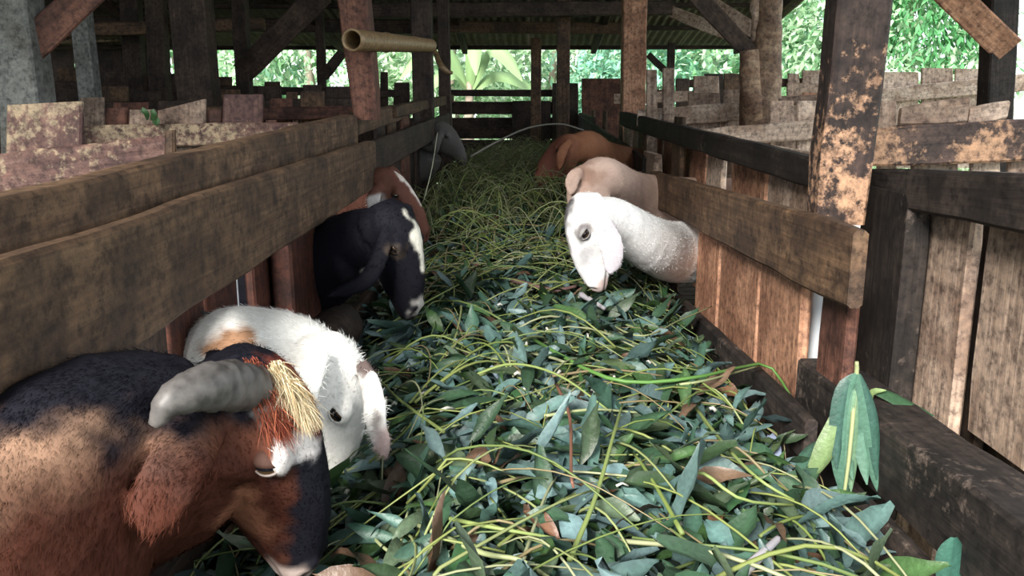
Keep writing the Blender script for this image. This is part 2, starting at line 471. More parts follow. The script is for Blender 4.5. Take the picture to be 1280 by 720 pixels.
# left side wall, mostly closed, deep in shade
wall_left = empty('wall_left', (-5.4, 5, 0), 'dark wooden side wall beyond the left pens with small gaps', kind='structure')
for i in range(-14, 24):  # nearest boards are unseen, added to keep light out of the shed
    y = 2.0 + i * 0.32
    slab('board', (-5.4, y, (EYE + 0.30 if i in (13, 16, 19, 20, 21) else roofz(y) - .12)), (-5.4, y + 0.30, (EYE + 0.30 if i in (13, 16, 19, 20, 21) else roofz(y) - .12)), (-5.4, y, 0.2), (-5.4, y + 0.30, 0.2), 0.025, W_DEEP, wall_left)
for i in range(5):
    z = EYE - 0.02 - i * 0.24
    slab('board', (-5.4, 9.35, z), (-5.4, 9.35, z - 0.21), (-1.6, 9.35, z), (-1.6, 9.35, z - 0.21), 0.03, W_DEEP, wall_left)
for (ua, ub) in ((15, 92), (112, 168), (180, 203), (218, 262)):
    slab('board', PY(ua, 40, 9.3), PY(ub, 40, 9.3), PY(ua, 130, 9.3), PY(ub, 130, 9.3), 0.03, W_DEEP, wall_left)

# ================================================================== POSTS CARRYING THE ROOF
def post_thing(name, label, group=None):
    return None
def tpost(name, label, top, bot, Y, t, mat, **kw):
    o = post_y(name, None, top, bot, Y, t, mat, **kw)
    tag(o, label, 'post', 'roof posts of the shed'); return o
def brace(parent, p0, p1, w, t, mat, Y0, Y1, name='brace'):
    """diagonal timber between two sighted points (centre line), w in metres"""
    a, b = PY(*p0, Y0), PY(*p1, Y1)
    d = (b - a).normalized(); nrm = ((a + b) / 2 - _EYEV).normalized(); s = d.cross(nrm).normalized()
    return slab(name, a + s * w / 2, a - s * w / 2, b + s * w / 2, b - s * w / 2, t, mat, parent)

p_near = tpost('roof_post', 'thick square post with chipped dark paint hanging in the right foreground', (1049, 1116, 0), (1020, 1086, 282), 1.6, 0.075, W_POST, zfloor=None)
p_left = tpost('roof_post', 'reddish brown post with the bamboo pipe tied across it', (414, 466, 0), (441, 472, 150), 2.98, 0.11, W_RED, zfloor=None)
# lower stump of that post goes on behind the rails
p = tpost('roof_post', 'dark square post second behind the bamboo pipe end', (514, 537, 0), (516, 541, 118), 5.2, 0.11, W_DEEP, zfloor=0.3)
p = tpost('roof_post', 'thin dark post just right of the bamboo pipe end', (547, 560, 0), (550, 565, 118), 6.4, 0.08, W_DEEP, zfloor=0.3)
p = tpost('roof_post', 'thin brown post in the far opening left of centre', (664, 676, 0), (664, 677, 110), 8.6, 0.09, W_BROWN, zfloor=0.3)
p = tpost('roof_post', 'brown post at the far end right of the thinnest one', (697, 713, 0), (697, 713, 120), 7.2, 0.10, W_BROWN, zfloor=0.3)
p_mid = tpost('roof_post', 'wide pale brown square post behind the right fence', (781, 812, 0), (784, 811, 115), 5.6, 0.13, W_LIT, zfloor=0.3)
p = tpost('roof_post', 'thin dark post before the foliage right of the wide pale post', (835, 844, 20), (836, 845, 95), 8.8, 0.07, W_DEEP, zfloor=0.3)
brace(p, (810, 68), (838, 95), 0.07, 0.05, W_DEEP, 8.8, 8.75)
p_edge = tpost('roof_post', 'dark post at the right picture edge with a tan brace', (1263, 1297, 0), (1263, 1297, 145), 3.3, 0.09, W_DARK, zfloor=0.3)
brace(p_edge, (1150, -45), (1262, 64), 0.105, 0.05, W_LIT, 3.3, 3.28)
p = tpost('roof_post', 'big pale grey painted post in the top left corner', (-22, 24, 0), (-12, 46, 135), 2.6, 0.11, W_PAINT, zfloor=0.3)
brace(p, (22, 74), (118, -16), 0.095, 0.05, W_RED, 2.62, 2.7)
p = tpost('roof_post', 'slim grey painted post leaning behind the left diagonal brace', (88, 108, 20), (100, 121, 122), 4.6, 0.09, W_PAINT, zfloor=0.3)
p = tpost('roof_post', 'very wide shadowed post behind the left pens', (212, 254, 0), (222, 266, 122), 4.9, 0.16, W_DEEP, zfloor=0.3)
p = tpost('roof_post', 'dark slim post joined by the large dark diagonal brace', (288, 303, 0), (292, 309, 110), 5.6, 0.09, W_DEEP, zfloor=0.3)
brace(p, (302, 92), (402, -8), 0.15, 0.07, W_DEEP, 5.6, 5.4)
p = tpost('roof_post', 'thin dark post left of the bamboo pipe post with a short brace', (393, 403, 20), (394, 404, 104), 7.4, 0.07, W_DEEP, zfloor=0.3)
brace(p, (404, 96), (428, 66), 0.09, 0.05, W_DEEP, 7.4, 7.4)
p = tpost('roof_post', 'dark post far left between two small bright gaps', (178, 200, 20), (180, 202, 118), 6.2, 0.1, W_DEEP, zfloor=0.3)
p = tpost('roof_post', 'dark post far left beside the slim grey post', (148, 170, 20), (150, 172, 118), 6.8, 0.1, W_DEEP, zfloor=0.3)

# forked tree trunk used as a post
trunk = empty('forked_trunk_post', PY(950, 155, 4.3), 'forked peeled tree trunk standing as a post in the right pens', 'post')
def pyr(u, v, Y, r): 
    q = PY(u, v, Y); return (q.x, q.y, q.z, r)
q = PY(950, 155, 4.3)
tube_obj('trunk', trunk, [(q.x - .01, 4.32, 0.3, .10), (q.x, 4.32, 0.9, .10), pyr(949, 150, 4.32, .098), pyr(951, 110, 4.32, .098), pyr(957, 70, 4.32, .078), pyr(962, 20, 4.32, .062), pyr(963, -60, 4.32, .058), (PY(963, -60, 4.32).x, 4.32, roofz(4.3) - .08, .055)], W_BARK, n=16, seg=30, wob=0.16)
tube_obj('stub', trunk, [pyr(950, 170, 4.32, .05), pyr(943, 135, 4.27, .055), pyr(938, 100, 4.26, .052), pyr(936, 63, 4.26, .044)], W_BARK, n=12, seg=16, wob=0.12)
tube_obj('limb', trunk, [pyr(955, 95, 4.33, .05), pyr(948, 50, 4.33, .036), pyr(946, 10, 4.33, .03), pyr(944, -40, 4.33, .03)], W_PALE, n=8, seg=12, wob=0.3)
brace(trunk, (868, -8), (938, 66), 0.085, 0.06, W_DEEP, 4.3, 4.28)
sl = brace(ceiling, (838, 14), (912, 44), 0.10, 0.02, W_PALE, 7.6, 7.4, name='fascia_board')
sl = brace(ceiling, (870, -6), (945, 40), 0.12, 0.02, W_GREY, 7.0, 6.9, name='fascia_board')

# ================================================================== FEED TROUGH
trough = empty('feed_trough', (0, 4.5, 0.7), 'long wooden feed trough running down the aisle full of cut forage', 'trough')
slab('bottom_board', (-.52, .35, EYE - .80), (0, .35, EYE - .82), (-.52, 9.1, EYE - .80), (0, 9.1, EYE - .82), .03, W_DEEP, trough, toward=Vector((0, 0, -1)))
slab('bottom_board', (0.005, .35, EYE - .82), (.52, .35, EYE - .80), (0.005, 9.1, EYE - .82), (.52, 9.1, EYE - .80), .03, W_DEEP, trough, toward=Vector((0, 0, -1)))
# right side
hplank('side_board', trough, (806, 334, 356, .515), (1004, 522, 580, .515), .03, W_DARK, 'x')
slab('side_board', (.53, 3.0, EYE - .60), (.53, 3.0, EYE - .78), (.56, 9.1, EYE - .52), (.56, 9.1, EYE - .78), .03, W_DEEP, trough)
slab('side_board', (.56, .5, EYE - .62), (.49, .5, EYE - .80), (.56, 1.78, EYE - .64), (.49, 1.78, EYE - .80), .03, W_DARK, trough, toward=Vector((1, 0, 0)))
# heavy beam along the near right edge
pb0, pb1 = PX(996, 447, .57), PX(1300, 665, .57)
slab('edge_beam', pb0, pb0 - Vector((0, 0, .125)), pb1 - Vector((0, .35, -.01)), pb1 - Vector((0, .35, .115)), .10, W_DARK, trough, toward=Vector((1, 0, 0)), n=14)
# left side
tube_obj('edge_beam', trough, [(-.53, .2, EYE - .56, .062), (-.52, .9, EYE - .57, .062), (-.505, 1.6, EYE - .575, .064), (-.49, 2.12, EYE - .575, .062), (-.489, 2.17, EYE - .575, .05)], W_DEEP, n=12, seg=20, wob=.12)
slab('side_board', (-.50, .3, EYE - .62), (-.48, .3, EYE - .80), (-.52, 9.1, EYE - .56), (-.5, 9.1, EYE - .80), .03, W_DEEP, trough, toward=Vector((-1, 0, 0)))

# ================================================================== FEEDING FENCES ALONG THE TROUGH
fr_ = empty('feeding_fence', (.65, 3, 0.4), 'plank feeding fence on the right side of the trough with upright boards', 'fence', 'feeding fences')
hplank('head_rail', fr_, (811, 213, 255, .53), (1065, 284, 388, .53), .032, W_BROWN, 'x')
hplank('head_rail', fr_, (722, 143, 166, .565), (803, 196, 238, .565), .03, W_DARK, 'x')
vboard_x('stanchion', fr_, .585, 803, 817, 220, -.22, -.44, .04, W_GREY)
hplank('upper_rail', fr_, (774, 139, 157, .56), (1036, 202, 243, .71), .035, W_DARK, 'x')
hplank('upper_rail', fr_, (1084, 209, 253, .75), (1330, 220, 300, .72), .045, W_DARK, 'x')
for (uL, uR, X, z1, z0, m_) in ((778, 786, .63, -.1, -.7, W_PALE), (790, 799, .65, -.1, -.7, W_GREY), (801, 816, .72, -.12, -.75, W_LIT), (818, 839, .72, -.12, -.75, W_LIT),
                                (841, 853, .74, -.2, -.75, W_PALE), (855, 881, .72, -.12, -.75, W_LIT), (883, 902, .72, -.12, -.75, W_PALE),
                                (916, 958, .74, -.12, -.75, W_LIT), (961, 1019, .74, -.12, -.75, W_PALE)):
    vboard_x('upright_board', fr_, X, uL, uR, 215, z1, z0, .02, m_)
for (uL, uR, z1, z0, m_) in ((868, 895, -.36, -.80, W_LIT), (898, 947, -.33, -.80, W_LIT), (949, 1003, -.30, -.80, W_LIT), (1026, 1060, -.26, -.80, W_RED)):
    vboard_x('upright_board', fr_, .575, uL, uR, 380, z1, z0, .022, m_)
for (uL, uR, X, z1, z0, m_, t) in ((1064, 1122, .735, -.17, -.85, W_DARK, .05), (1112, 1203, .80, -.15, -.90, W_GREY, .025), (1200, 1240, .86, -.15, -.85, W_DEEP, .02), (1222, 1330, .80, -.14, -.575, W_GREY, .025)):
    vboard_x('upright_board', fr_, X, uL, uR, 380, z1, z0, t, m_)
slab('upright_board', (.9, 1.0, EYE - .3), (.9, 1.7, EYE - .3), (.9, 1.0, EYE - .95), (.9, 1.7, EYE - .95), .02, W_DEEP, fr_)
for (y, X) in ((3.6, .66), (4.6, .64), (5.6, .64), (6.8, .64), (8.0, .64)):
    slab('upright_board', (X, y, EYE - .05), (X, y + .2, EYE - .05), (X, y, EYE - .8), (X, y + .2, EYE - .8), .022, W_BROWN, fr_)
slab('head_rail', (.58, 7.2, EYE - .1), (.58, 7.2, EYE - .24), (.58, 9.2, EYE - .08), (.58, 9.2, EYE - .22), .03, W_DEEP, fr_)

fl_ = empty('feeding_fence', (-.65, 3, 0.4), 'wide brown plank feeding fence on the left side of the trough', 'fence', 'feeding fences')
hplank('head_rail', fl_, (-90, 360, 588, -.50), (470, 174, 233, -.50), .03, W_BROWN, 'x', rough_amp=.0035, n=24)
hplank('upper_rail', fl_, (-90, 272, 365, -.56), (448, 142, 186, -.575), .045, W_BROWN, 'x', rough_amp=.0035, n=20)
hplank('upper_rail', fl_, (440, 143, 172, -.60), (504, 130, 150, -.60), .04, W_BROWN, 'x')
hplank('upper_rail', fl_, (496, 132, 148, -.58), (568, 118, 128, -.58), .04, W_BROWN, 'x')
hplank('head_rail', fl_, (468, 176, 220, -.52), (563, 141, 163, -.52), .03, W_DEEP, 'x')
for (uL, uR, m_) in ((472, 482, W_DEEP), (489, 496, W_BROWN), (504, 512, W_RED), (520, 526, W_DEEP), (536, 541, W_DEEP)):
    vboard_x('upright_board', fl_, -.62, uL, uR, 160, -.02, -.8, .02, m_)
vboard_x('stanchion', fl_, -.525, 366, 400, 340, -.22, -.72, .05, W_GLOOM)
for (uL, uR, m_) in ((408, 424, W_DEEP), (320, 358, W_GLOOM), (262, 297, W_GLOOM), (215, 256, W_GLOOM), (150, 205, W_DEEP)):
    vboard_x('upright_board', fl_, -.585, uL, uR, 370, -.18, -.8, .022, m_)

# white plastic pipes seen through gaps of the fences
pp = PX(1013, 400, .63)
tag(tube_obj('plastic_pipe', None, [(.645, pp.y, PENZ, .016), (.645, pp.y, 1.0, .016), (.645, pp.y + .004, EYE - .31, .016)], M_PIPE, n=12, seg=4), 'white plastic pipe standing behind the right fence boards', 'pipe', 'white plastic pipes')
pp = PX(308, 365, -.60)
tag(tube_obj('plastic_pipe', None, [(-.632, pp.y, PENZ, .014), (-.632, pp.y, .9, .014), (-.632, pp.y, EYE - .12, .014)], M_PIPE, n=12, seg=4), 'white plastic pipe standing behind the left fence boards', 'pipe', 'white plastic pipes')

# ================================================================== PEN PARTITIONS
def partition(label, Y, items, mat=W_GREY, t=.025):
    """items: ('h', (u,vt,vb), (u,vt,vb), dY, mat) lying boards; ('v', uL, uR, vt, vb, dY, mat, slant) upright boards"""
    u0 = items[0][1][0] if items[0][0] == 'h' else items[0][1]
    base = PY(u0, 150, Y); base.z = PENZ
    e = empty('pen_partition', base, label, 'partition', 'pen partitions')
    for it in items:
        if it[0] == 'h':
            _, s, en, dy, m_ = it[:5]
            hplank('plank', e, (*s, Y + dy), (*en, Y + dy + (it[5] if len(it) > 5 else 0)), t, m_, 'y')
        else:
            _, uL, uR, vt, vb, dy, m_ = it[:7]
            sl = it[7] if len(it) > 7 else 0
            vboard_y('upright_board', e, uL, uR, vt, vb, Y + dy, .022, m_, slant=sl)
    return e
partition('lichen-spotted plank partition of the near left pen, with one big square board', 1.9, [
    ('h', (-60, 199, 250), (208, 168, 207), 0, W_LICH, .05), ('v', 203, 217, 163, 330, -.02, W_BROWN), ('v', 5, 101, 129, 330, .06, W_LICH, 4),
    ('v', -60, -5, 140, 330, .06, W_RED), ('h', (-60, 262, 300), (200, 240, 275), .03, W_DEEP)])
partition('second left pen partition with a lichen-spotted plank and crooked upright boards', 2.8, [
    ('h', (98, 157, 186), (372, 152, 180), 0, W_LICH), ('v', 98, 130, 122, 320, .06, W_GREY), ('v', 160, 193, 137, 300, .05, W_GREY), ('v', 195, 256, 131, 300, .05, W_GREY, 14),
    ('v', 278, 328, 118, 300, .05, W_LICH), ('v', 130, 158, 135, 300, .07, W_RED), ('v', 256, 277, 137, 300, .07, W_RED), ('v', 330, 345, 150, 260, .05, W_RED), ('v', 352, 372, 155, 260, .06, W_DEEP),
    ('h', (0, 165, 182), (98, 160, 178), .1, W_LICH), ('v', 60, 95, 145, 300, .14, W_DEEP)])
partition('third left pen partition, a narrow reddish plank over short blocks', 4.0, [
    ('h', (328, 134, 151), (446, 132, 148), 0, W_RED), ('v', 336, 365, 123, 220, .05, W_RED), ('v', 374, 405, 114, 220, .05, W_BROWN), ('v', 408, 440, 124, 220, .06, W_DEEP),
    ('h', (170, 138, 150), (330, 130, 143), .12, W_BROWN), ('v', 300, 330, 120, 220, .08, W_DEEP), ('v', 196, 240, 126, 220, .16, W_DEEP), ('v', 140, 185, 128, 220, .16, W_RED)])
partition('shadowed left partition behind the third, with uneven board tops', 5.4, [
    ('h', (60, 128, 142), (455, 122, 134), 0, W_DEEP), ('v', 322, 352, 108, 200, .05, W_DEEP), ('v', 357, 372, 115, 200, .05, W_BROWN), ('v', 378, 402, 106, 200, .05, W_DEEP), ('v', 405, 445, 108, 200, .05, W_DEEP),
    ('v', 265, 300, 112, 200, .05, W_BROWN), ('v', 120, 160, 108, 200, .05, W_BROWN), ('v', 165, 200, 114, 200, .05, W_DEEP), ('v', 60, 110, 112, 200, .05, W_DEEP), ('v', -30, 40, 110, 200, .05, W_DEEP)])
partition('farthest left partition below the bright gaps', 7.2, [
    ('h', (20, 100, 112), (500, 112, 122), 0, W_DEEP), ('v', 475, 485, 90, 180, .04, W_DEEP), ('v', 492, 512, 103, 180, .04, W_DEEP), ('v', 440, 470, 106, 180, .04, W_DEEP), ('v', 330, 350, 102, 180, .04, W_BROWN),
    ('v', 20, 60, 86, 180, .04, W_DEEP), ('v', 70, 110, 84, 180, .04, W_BROWN), ('v', 130, 175, 90, 180, .04, W_DEEP), ('v', 205, 250, 92, 180, .04, W_DEEP), ('v', 255, 290, 96, 180, .04, W_BROWN)])
partition('near right pen partition with a half-bleached rail and a tilted plank', 2.15, [
    ('h', (1096, 160, 209), (1320, 148, 199), 0, W_CHIP), ('h', (1128, 134, 158), (1214, 119, 155), .06, W_GREY), ('h', (1214, 133, 157), (1264, 124, 150), .1, W_PALE),
    ('v', 1214, 1252, 190, 330, .05, W_PALE), ('v', 1099, 1122, 126, 330, .1, W_GREY), ('v', 1140, 1200, 200, 330, .06, W_GREY), ('v', 1262, 1310, 195, 330, .05, W_GREY), ('h', (1096, 158, 163), (1262, 150, 160), .12, W_RED)])
partition('second right pen partition, pale blunt-ended plank beside the chipped post', 3.4, [
    ('h', (878, 161, 185), (1040, 147, 172), 0, W_PALE), ('v', 962, 994, 126, 300, .05, W_GREY), ('v', 996, 1028, 126, 300, .05, W_PALE), ('v', 916, 958, 170, 300, .05, W_GREY), ('v', 1029, 1060, 130, 300, .05, W_GREY),
    ('h', (975, 122, 133), (1060, 116, 128), .12, W_GREY)])
partition('third right pen partition with two upright stubs left of the forked trunk', 4.45, [
    ('h', (797, 137, 159), (932, 127, 151), 0, W_PALE), ('v', 808, 822, 87, 260, -.04, W_GREY), ('v', 828, 843, 85, 260, -.04, W_GREY), ('v', 860, 901, 116, 260, .05, W_GREY), ('v', 905, 930, 112, 260, .06, W_GREY),
    ('v', 862, 905, 150, 260, .08, W_LIT), ('v', 908, 918, 145, 260, .08, W_DEEP), ('v', 975, 1000, 120, 260, .05, W_GREY), ('v', 1003, 1050, 116, 240, .05, W_LIT)])
partition('long pale rail partition across the right pens below the foliage', 5.5, [
    ('h', (1100, 111, 129), (1300, 90, 113), 0, W_PALE), ('v', 1104, 1149, 90, 210, .05, W_PALE), ('v', 1152, 1192, 85, 210, .04, W_GREY), ('v', 1194, 1262, 86, 210, .05, W_PALE), ('h', (975, 122, 134), (1060, 113, 127), .1, W_GREY),
    ('v', 984, 1034, 104, 210, .05, W_GREY), ('v', 867, 899, 95, 200, .05, W_GREY), ('v', 1105, 1122, 124, 200, .08, W_GREY)])
partition('fourth right pen partition with a knotty plank touching the wide pale post', 6.4, [
    ('h', (768, 117, 130), (868, 113, 127), -.3, W_GREY), ('v', 845, 862, 98, 200, .05, W_DEEP), ('v', 880, 905, 92, 190, .05, W_DEEP), ('v', 905, 925, 92, 190, .05, W_BROWN),
    ('h', (845, 100, 110), (1060, 96, 108), .15, W_BROWN), ('v', 985, 1000, 92, 190, .1, W_GREY), ('v', 1003, 1030, 88, 190, .1, W_PALE), ('v', 820, 842, 112, 190, .1, W_BROWN)])

# ================================================================== FORAGE IN THE TROUGH
def surf(x, y):
    """height of the heap, relative to the eye"""
    near = -0.535 + 0.03 * math.sin(y * 2.3)
    far = -0.40
    k = min(1, max(0, (y - 2.2) / 2.2)); k = k * k * (3 - 2 * k)
    c = near + (far - near) * k
    if y > 6.5: c -= (y - 6.5) * 0.05
    edge = min(1, abs(x) / 0.50)
    dl = math.hypot((x + .36) / .26, (y - .9) / .6)
    c -= 0.13 * max(0, 1 - dl) ** .6 if dl < 1 else 0
    return EYE + c - 0.115 * edge ** 2.6 + 0.03 * noise.noise(Vector((x * 4, y * 4, 3)))
forage = empty('forage_heap', (0, 4.5, EYE - .8), 'heap of freshly cut green leaves and thin stems filling the trough', 'forage')
# dense bed under the loose leaves, coloured near black for the shaded gaps
V, F, Cc = [], [], []
nx, ny = 40, 260
for j in range(ny + 1):
    y = 0.34 + (9.0 - 0.34) * j / ny
    for i in range(nx + 1):
        x = -0.485 + 0.97 * i / nx
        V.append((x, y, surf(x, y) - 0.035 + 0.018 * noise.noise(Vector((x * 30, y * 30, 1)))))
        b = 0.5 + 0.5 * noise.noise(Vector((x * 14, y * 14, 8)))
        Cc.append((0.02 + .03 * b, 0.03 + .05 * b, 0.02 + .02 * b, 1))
for j in range(ny):
    for i in range(nx):
        a = j * (nx + 1) + i
        F.append((a, a + 1, a + nx + 2, a + nx + 1))
def set_col(me, cols, k=None):
    if k is None and me.materials and me.materials[0] in (M_LEAF, M_STEM):
        cols = np.asarray(cols, float) * (np.array((.45, .46, .53, 1)) if me.materials[0] == M_LEAF else np.array((.50, .50, .72, 1)))
    at = me.color_attributes.new('Col', 'FLOAT_COLOR', 'POINT')
    at.data.foreach_set('color', np.asarray(cols, dtype=np.float32).ravel())
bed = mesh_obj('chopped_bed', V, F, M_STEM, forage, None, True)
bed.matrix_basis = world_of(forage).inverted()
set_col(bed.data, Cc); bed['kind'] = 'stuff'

GREENS = [(0.10, 0.15, 0.06), (0.055, 0.10, 0.04), (0.13, 0.19, 0.10), (0.17, 0.27, 0.24), (0.13, 0.22, 0.18), (0.070, 0.155, 0.075), (0.085, 0.185, 0.115), (0.12, 0.235, 0.17), (0.06, 0.13, 0.06), (0.16, 0.28, 0.225), (0.08, 0.17, 0.05), (0.21, 0.32, 0.28), (0.05, 0.105, 0.05)]
DRY = [(0.17, 0.10, 0.055), (0.22, 0.14, 0.08)]
def leaf_geo(L, W, fold, curl, twist, wave, col, ns=7, sd=0.0):
    """one leaf: midrib along x from the stalk, three points per station"""
    V, F, C = [], [], []
    x = z = 0.0; ang = 0.0
    for i in range(ns + 1):
        k = i / ns
        w = W * 0.5 * (math.sin(math.pi * min(1, k * 0.92 + 0.04)) ** 0.8) * (1 - 0.25 * k)
        ang = -curl * k
        if i:
            x += L / ns * math.cos(ang); z += L / ns * math.sin(ang)
        tw = twist * k
        for s in (-1, 0, 1):
            yy = s * w * math.cos(fold); zz = abs(s) * w * math.sin(fold) + wave * w * math.sin(k * 9 + sd + s * 1.7) * abs(s)
            y2 = yy * math.cos(tw) - zz * math.sin(tw); z2 = yy * math.sin(tw) + zz * math.cos(tw)
            cr = L * .075
            jx, jy, jz = (noise.noise(Vector((k * 3.1 + sd * 9, s * 2.3, a_))) * cr for a_ in (1.5, 7.5, 13.5))
            V.append((x + jx, y2 + jy, z + z2 + jz))
            f = 1.35 if s == 0 else 0.92
            C.append((col[0] * f, col[1] * f, col[2] * f, 1))
        if i:
            a = (i - 1) * 3
            F += [(a, a + 1, a + 4, a + 3), (a + 1, a + 2, a + 5, a + 4)]
    return V, F, C
def rand_leaf(dry=False, big=1.0):
    L = random.uniform(.03, .085) * big
    c = random.choice(DRY) if dry else random.choice(GREENS)
    j = random.uniform(.8, 1.2); c = tuple(q * j for q in c)
    return leaf_geo(L, L * random.uniform(.26, .48), random.uniform(.1, .85), random.uniform(-.4, 1.5), random.uniform(-.9, .9), random.uniform(0, .35), c, 6, random.random() * 6)
def xf(V, M):
    return [tuple(M @ Vector(v)) for v in V]
def leaf_M(x, y, lift, tilt):
    return Matrix.Translation((x, y, surf(x, y) + lift)) @ Euler((random.uniform(-tilt, tilt), random.uniform(-tilt, tilt), random.uniform(0, 6.283))).to_matrix().to_4x4()
class Bag:
    def __init__(s): s.V, s.F, s.C = [], [], []
    def add(s, V, F, C):
        b = len(s.V); s.V += V; s.F += [tuple(i + b for i in f) for f in F]; s.C += C
    def obj(s, name, mat, parent, kind=None, smooth=True):
        o = mesh_obj(name, s.V, s.F, mat, parent, Matrix.Identity(4), smooth); set_col(o.data, s.C)
        if kind: o['kind'] = kind
        return o
bag = Bag()
for i in range(10500):
    y = 0.5 + 3.1 * random.random() ** 1.15 if random.random() < .78 else random.uniform(3.2, 8.6)
    x = random.uniform(-.47, .47)
    V, F, C = rand_leaf(random.random() < .035, (1.4 if y < 2.4 else 1.1) if y < 3.5 else .9)
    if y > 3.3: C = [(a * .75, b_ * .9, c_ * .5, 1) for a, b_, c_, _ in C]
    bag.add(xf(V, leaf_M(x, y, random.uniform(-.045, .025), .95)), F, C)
bag.obj('loose_leaves', M_LEAF, forage, 'stuff')
# the leaves that show largest, each one a piece
leaf_meshes = []
for i in range(26):
    V, F, C = rand_leaf(i == 5, random.uniform(1.1, 1.75))
    me = bpy.data.meshes.new('leaf'); me.from_pydata(V, [], F); me.materials.append(M_LEAF)
    me.polygons.foreach_set('use_smooth', [True] * len(F)); set_col(me, C); leaf_meshes.append(me)
for i in range(54):          # wilted whorls: leaves fanning from one stalk end
    y = 0.58 + 2.0 * random.random() ** 1.2; x = random.uniform(-.34, .42); hd = random.uniform(0, 6.283)
    me = random.sample(leaf_meshes, 2)
    for q in range(5):
        o = bpy.data.objects.new('leaf', me[q % 2]); COL.objects.link(o)
        a_ = hd + (q - 2) * random.uniform(.18, .42)
        xx, yy = x + .012 * math.cos(a_), y + .012 * math.sin(a_)
        place(o, Matrix.Translation((xx, yy, surf(xx, yy) + random.uniform(.012, .035))) @ Euler((random.uniform(-.8, .8), random.uniform(-.15, .5), a_)).to_matrix().to_4x4(), forage)

STEMC = [(0.30, 0.36, 0.075), (0.36, 0.42, 0.12), (0.24, 0.32, 0.06), (0.42, 0.45, 0.18), (0.19, 0.27, 0.06), (0.33, 0.27, 0.10)]
def stem_pts(x, y, L, hdg, lift, arch, bend, zfun):
    pts = []
    n = 8
    px, py, h = x - math.cos(hdg) * L / 2, y - math.sin(hdg) * L / 2, hdg - bend / 2
    for i in range(n + 1):
        k = i / n
        pts.append(Vector((px, py, zfun(px, py) + lift + arch * math.sin(math.pi * k))))
        px += math.cos(h) * L / n; py += math.sin(h) * L / n; h += bend / n
    return pts
def stem_geo(pts, r, col, n=5):
    m = len(pts)
    V, F = tube_geo(pts, [r * (1 - .45 * i / m) for i in range(m)], n)
    return [tuple(v) for v in V], F, [(*col, 1)] * len(V)
def clampx(pts):
    for p in pts: p.x = max(-.47, min(.485, p.x))
    return pts
bag = Bag()
def far_shade(c, y):
    return tuple(q * (.62 if y > 3.0 else 1.0) for q in c)  # same stem colours, darkened to put in the shade of the far heap
for i in range(1900):
    y = random.uniform(.5, 3.2) if random.random() < .24 else random.uniform(2.6, 8.3)
    x = random.uniform(-.45, .46)
    L = random.uniform(.10, .36)
    far = y > 2.9
    pts = clampx(stem_pts(x, y, L, random.uniform(0, 6.283), random.uniform(-.012, .035) + (random.uniform(0, .05) if far else 0), random.uniform(-.01, .05) + (random.uniform(0, .09) if far else 0), random.gauss(0, .32), lambda a, b: surf(max(-.47, min(.47, a)), b)))
    bag.add(*stem_geo(pts, random.uniform(.0012, .0026), far_shade(random.choice(STEMC), y)))
# stems standing up out of the far part of the heap
for i in range(420):
    y = random.uniform(2.9, 6.6); x = random.uniform(-.4, .42)
    b0 = Vector((x, y, surf(x, y) - .03)); a = random.uniform(0, 6.283); L = random.uniform(.10, .26); le = random.uniform(.3, 1.1)
    pts = []
    for k in range(7):
        q = k / 6
        pts.append(b0 + Vector((math.cos(a) * L * le * q ** 1.6, math.sin(a) * L * le * q ** 1.6, L * (q - .32 * q * q * le))))
    bag.add(*stem_geo(clampx(pts), random.uniform(.0012, .0022), far_shade(random.choice(STEMC), y)))
for i in range(110):        # short pale cut ends
    y = random.uniform(.6, 3.4); x = random.uniform(-.4, .43)
    pts = stem_pts(x, y, random.uniform(.006, .03), random.uniform(0, 6.283), random.uniform(.0, .03), .004, 0, surf)[::4]
    bag.add(*stem_geo(pts, random.uniform(.002, .0045), (.8, .8, .5)))
bag.obj('fine_stems', M_STEM, forage, 'stuff')
for i in range(100):
    y = 0.6 + 2.6 * random.random() ** 1.1; x = random.uniform(-.36, .44)
    L = random.uniform(.16, .5)
    hd = random.uniform(0, 6.283)
    pts = clampx(stem_pts(x, y, L, hd, random.uniform(.006, .035), random.uniform(-.01, .045), random.gauss(0, .4), lambda a, b: surf(max(-.47, min(.47, a)), b)))
    org = pts[0].copy()
    V, F, C = stem_geo([p - org for p in pts], random.uniform(.0018, .0034), random.choice(STEMC), 6)
    o = mesh_obj('stem', V, F, M_STEM, forage, Matrix.Translation(org), True); set_col(o.data, C)
def long_stem(px, r, col, name='stem', label=None, lift=0.0):
    """a stem that is sighted in the photograph: list of (u, v, height above heap)"""
    pts = []
    for (u, v, h) in px:
        d = ray(u, v); s = 0.5
        for _ in range(60):
            p = _EYEV + d * s
            if p.z < surf(max(-.47, min(.47, p.x)), p.y) + h + .012: break
            s += 0.04
        lo, hi = s - 0.04, s
        for _ in range(14):
            mid = (lo + hi) / 2; p = _EYEV + d * mid
            if p.z < surf(max(-.47, min(.47, p.x)), p.y) + h + .012: hi = mid
            else: lo = mid
        pts.append(_EYEV + d * lo)
    sp = smooth_pts([tuple(p) for p in pts], 14)
    org = Vector(sp[0])
    V, F, C = stem_geo([Vector(p) - org for p in sp], r, col, 7)
    o = mesh_obj(name, V, F, M_STEM, forage, Matrix.Translation(org), True); set_col(o.data, C)
    if label: o['label'] = label
    return o
YG = (0.34, 0.44, 0.10); PG = (0.46, 0.52, 0.18); GG = (0.16, 0.36, 0.06); PALE = (0.62, 0.60, 0.45)
long_stem([(660, 420, .02), (740, 465, .03), (800, 478, .04), (880, 470, .06), (955, 455, .08), (985, 490, .06), (1010, 540, .03)], .0042, GG, label='thick bright green stem with a bent end')
long_stem([(830, 482, .03), (880, 476, .05), (950, 457, .08)], .0032, PG)
long_stem([(712, 700, .02), (745, 620, .03), (768, 540, .04), (778, 505, .03)], .0034, YG)
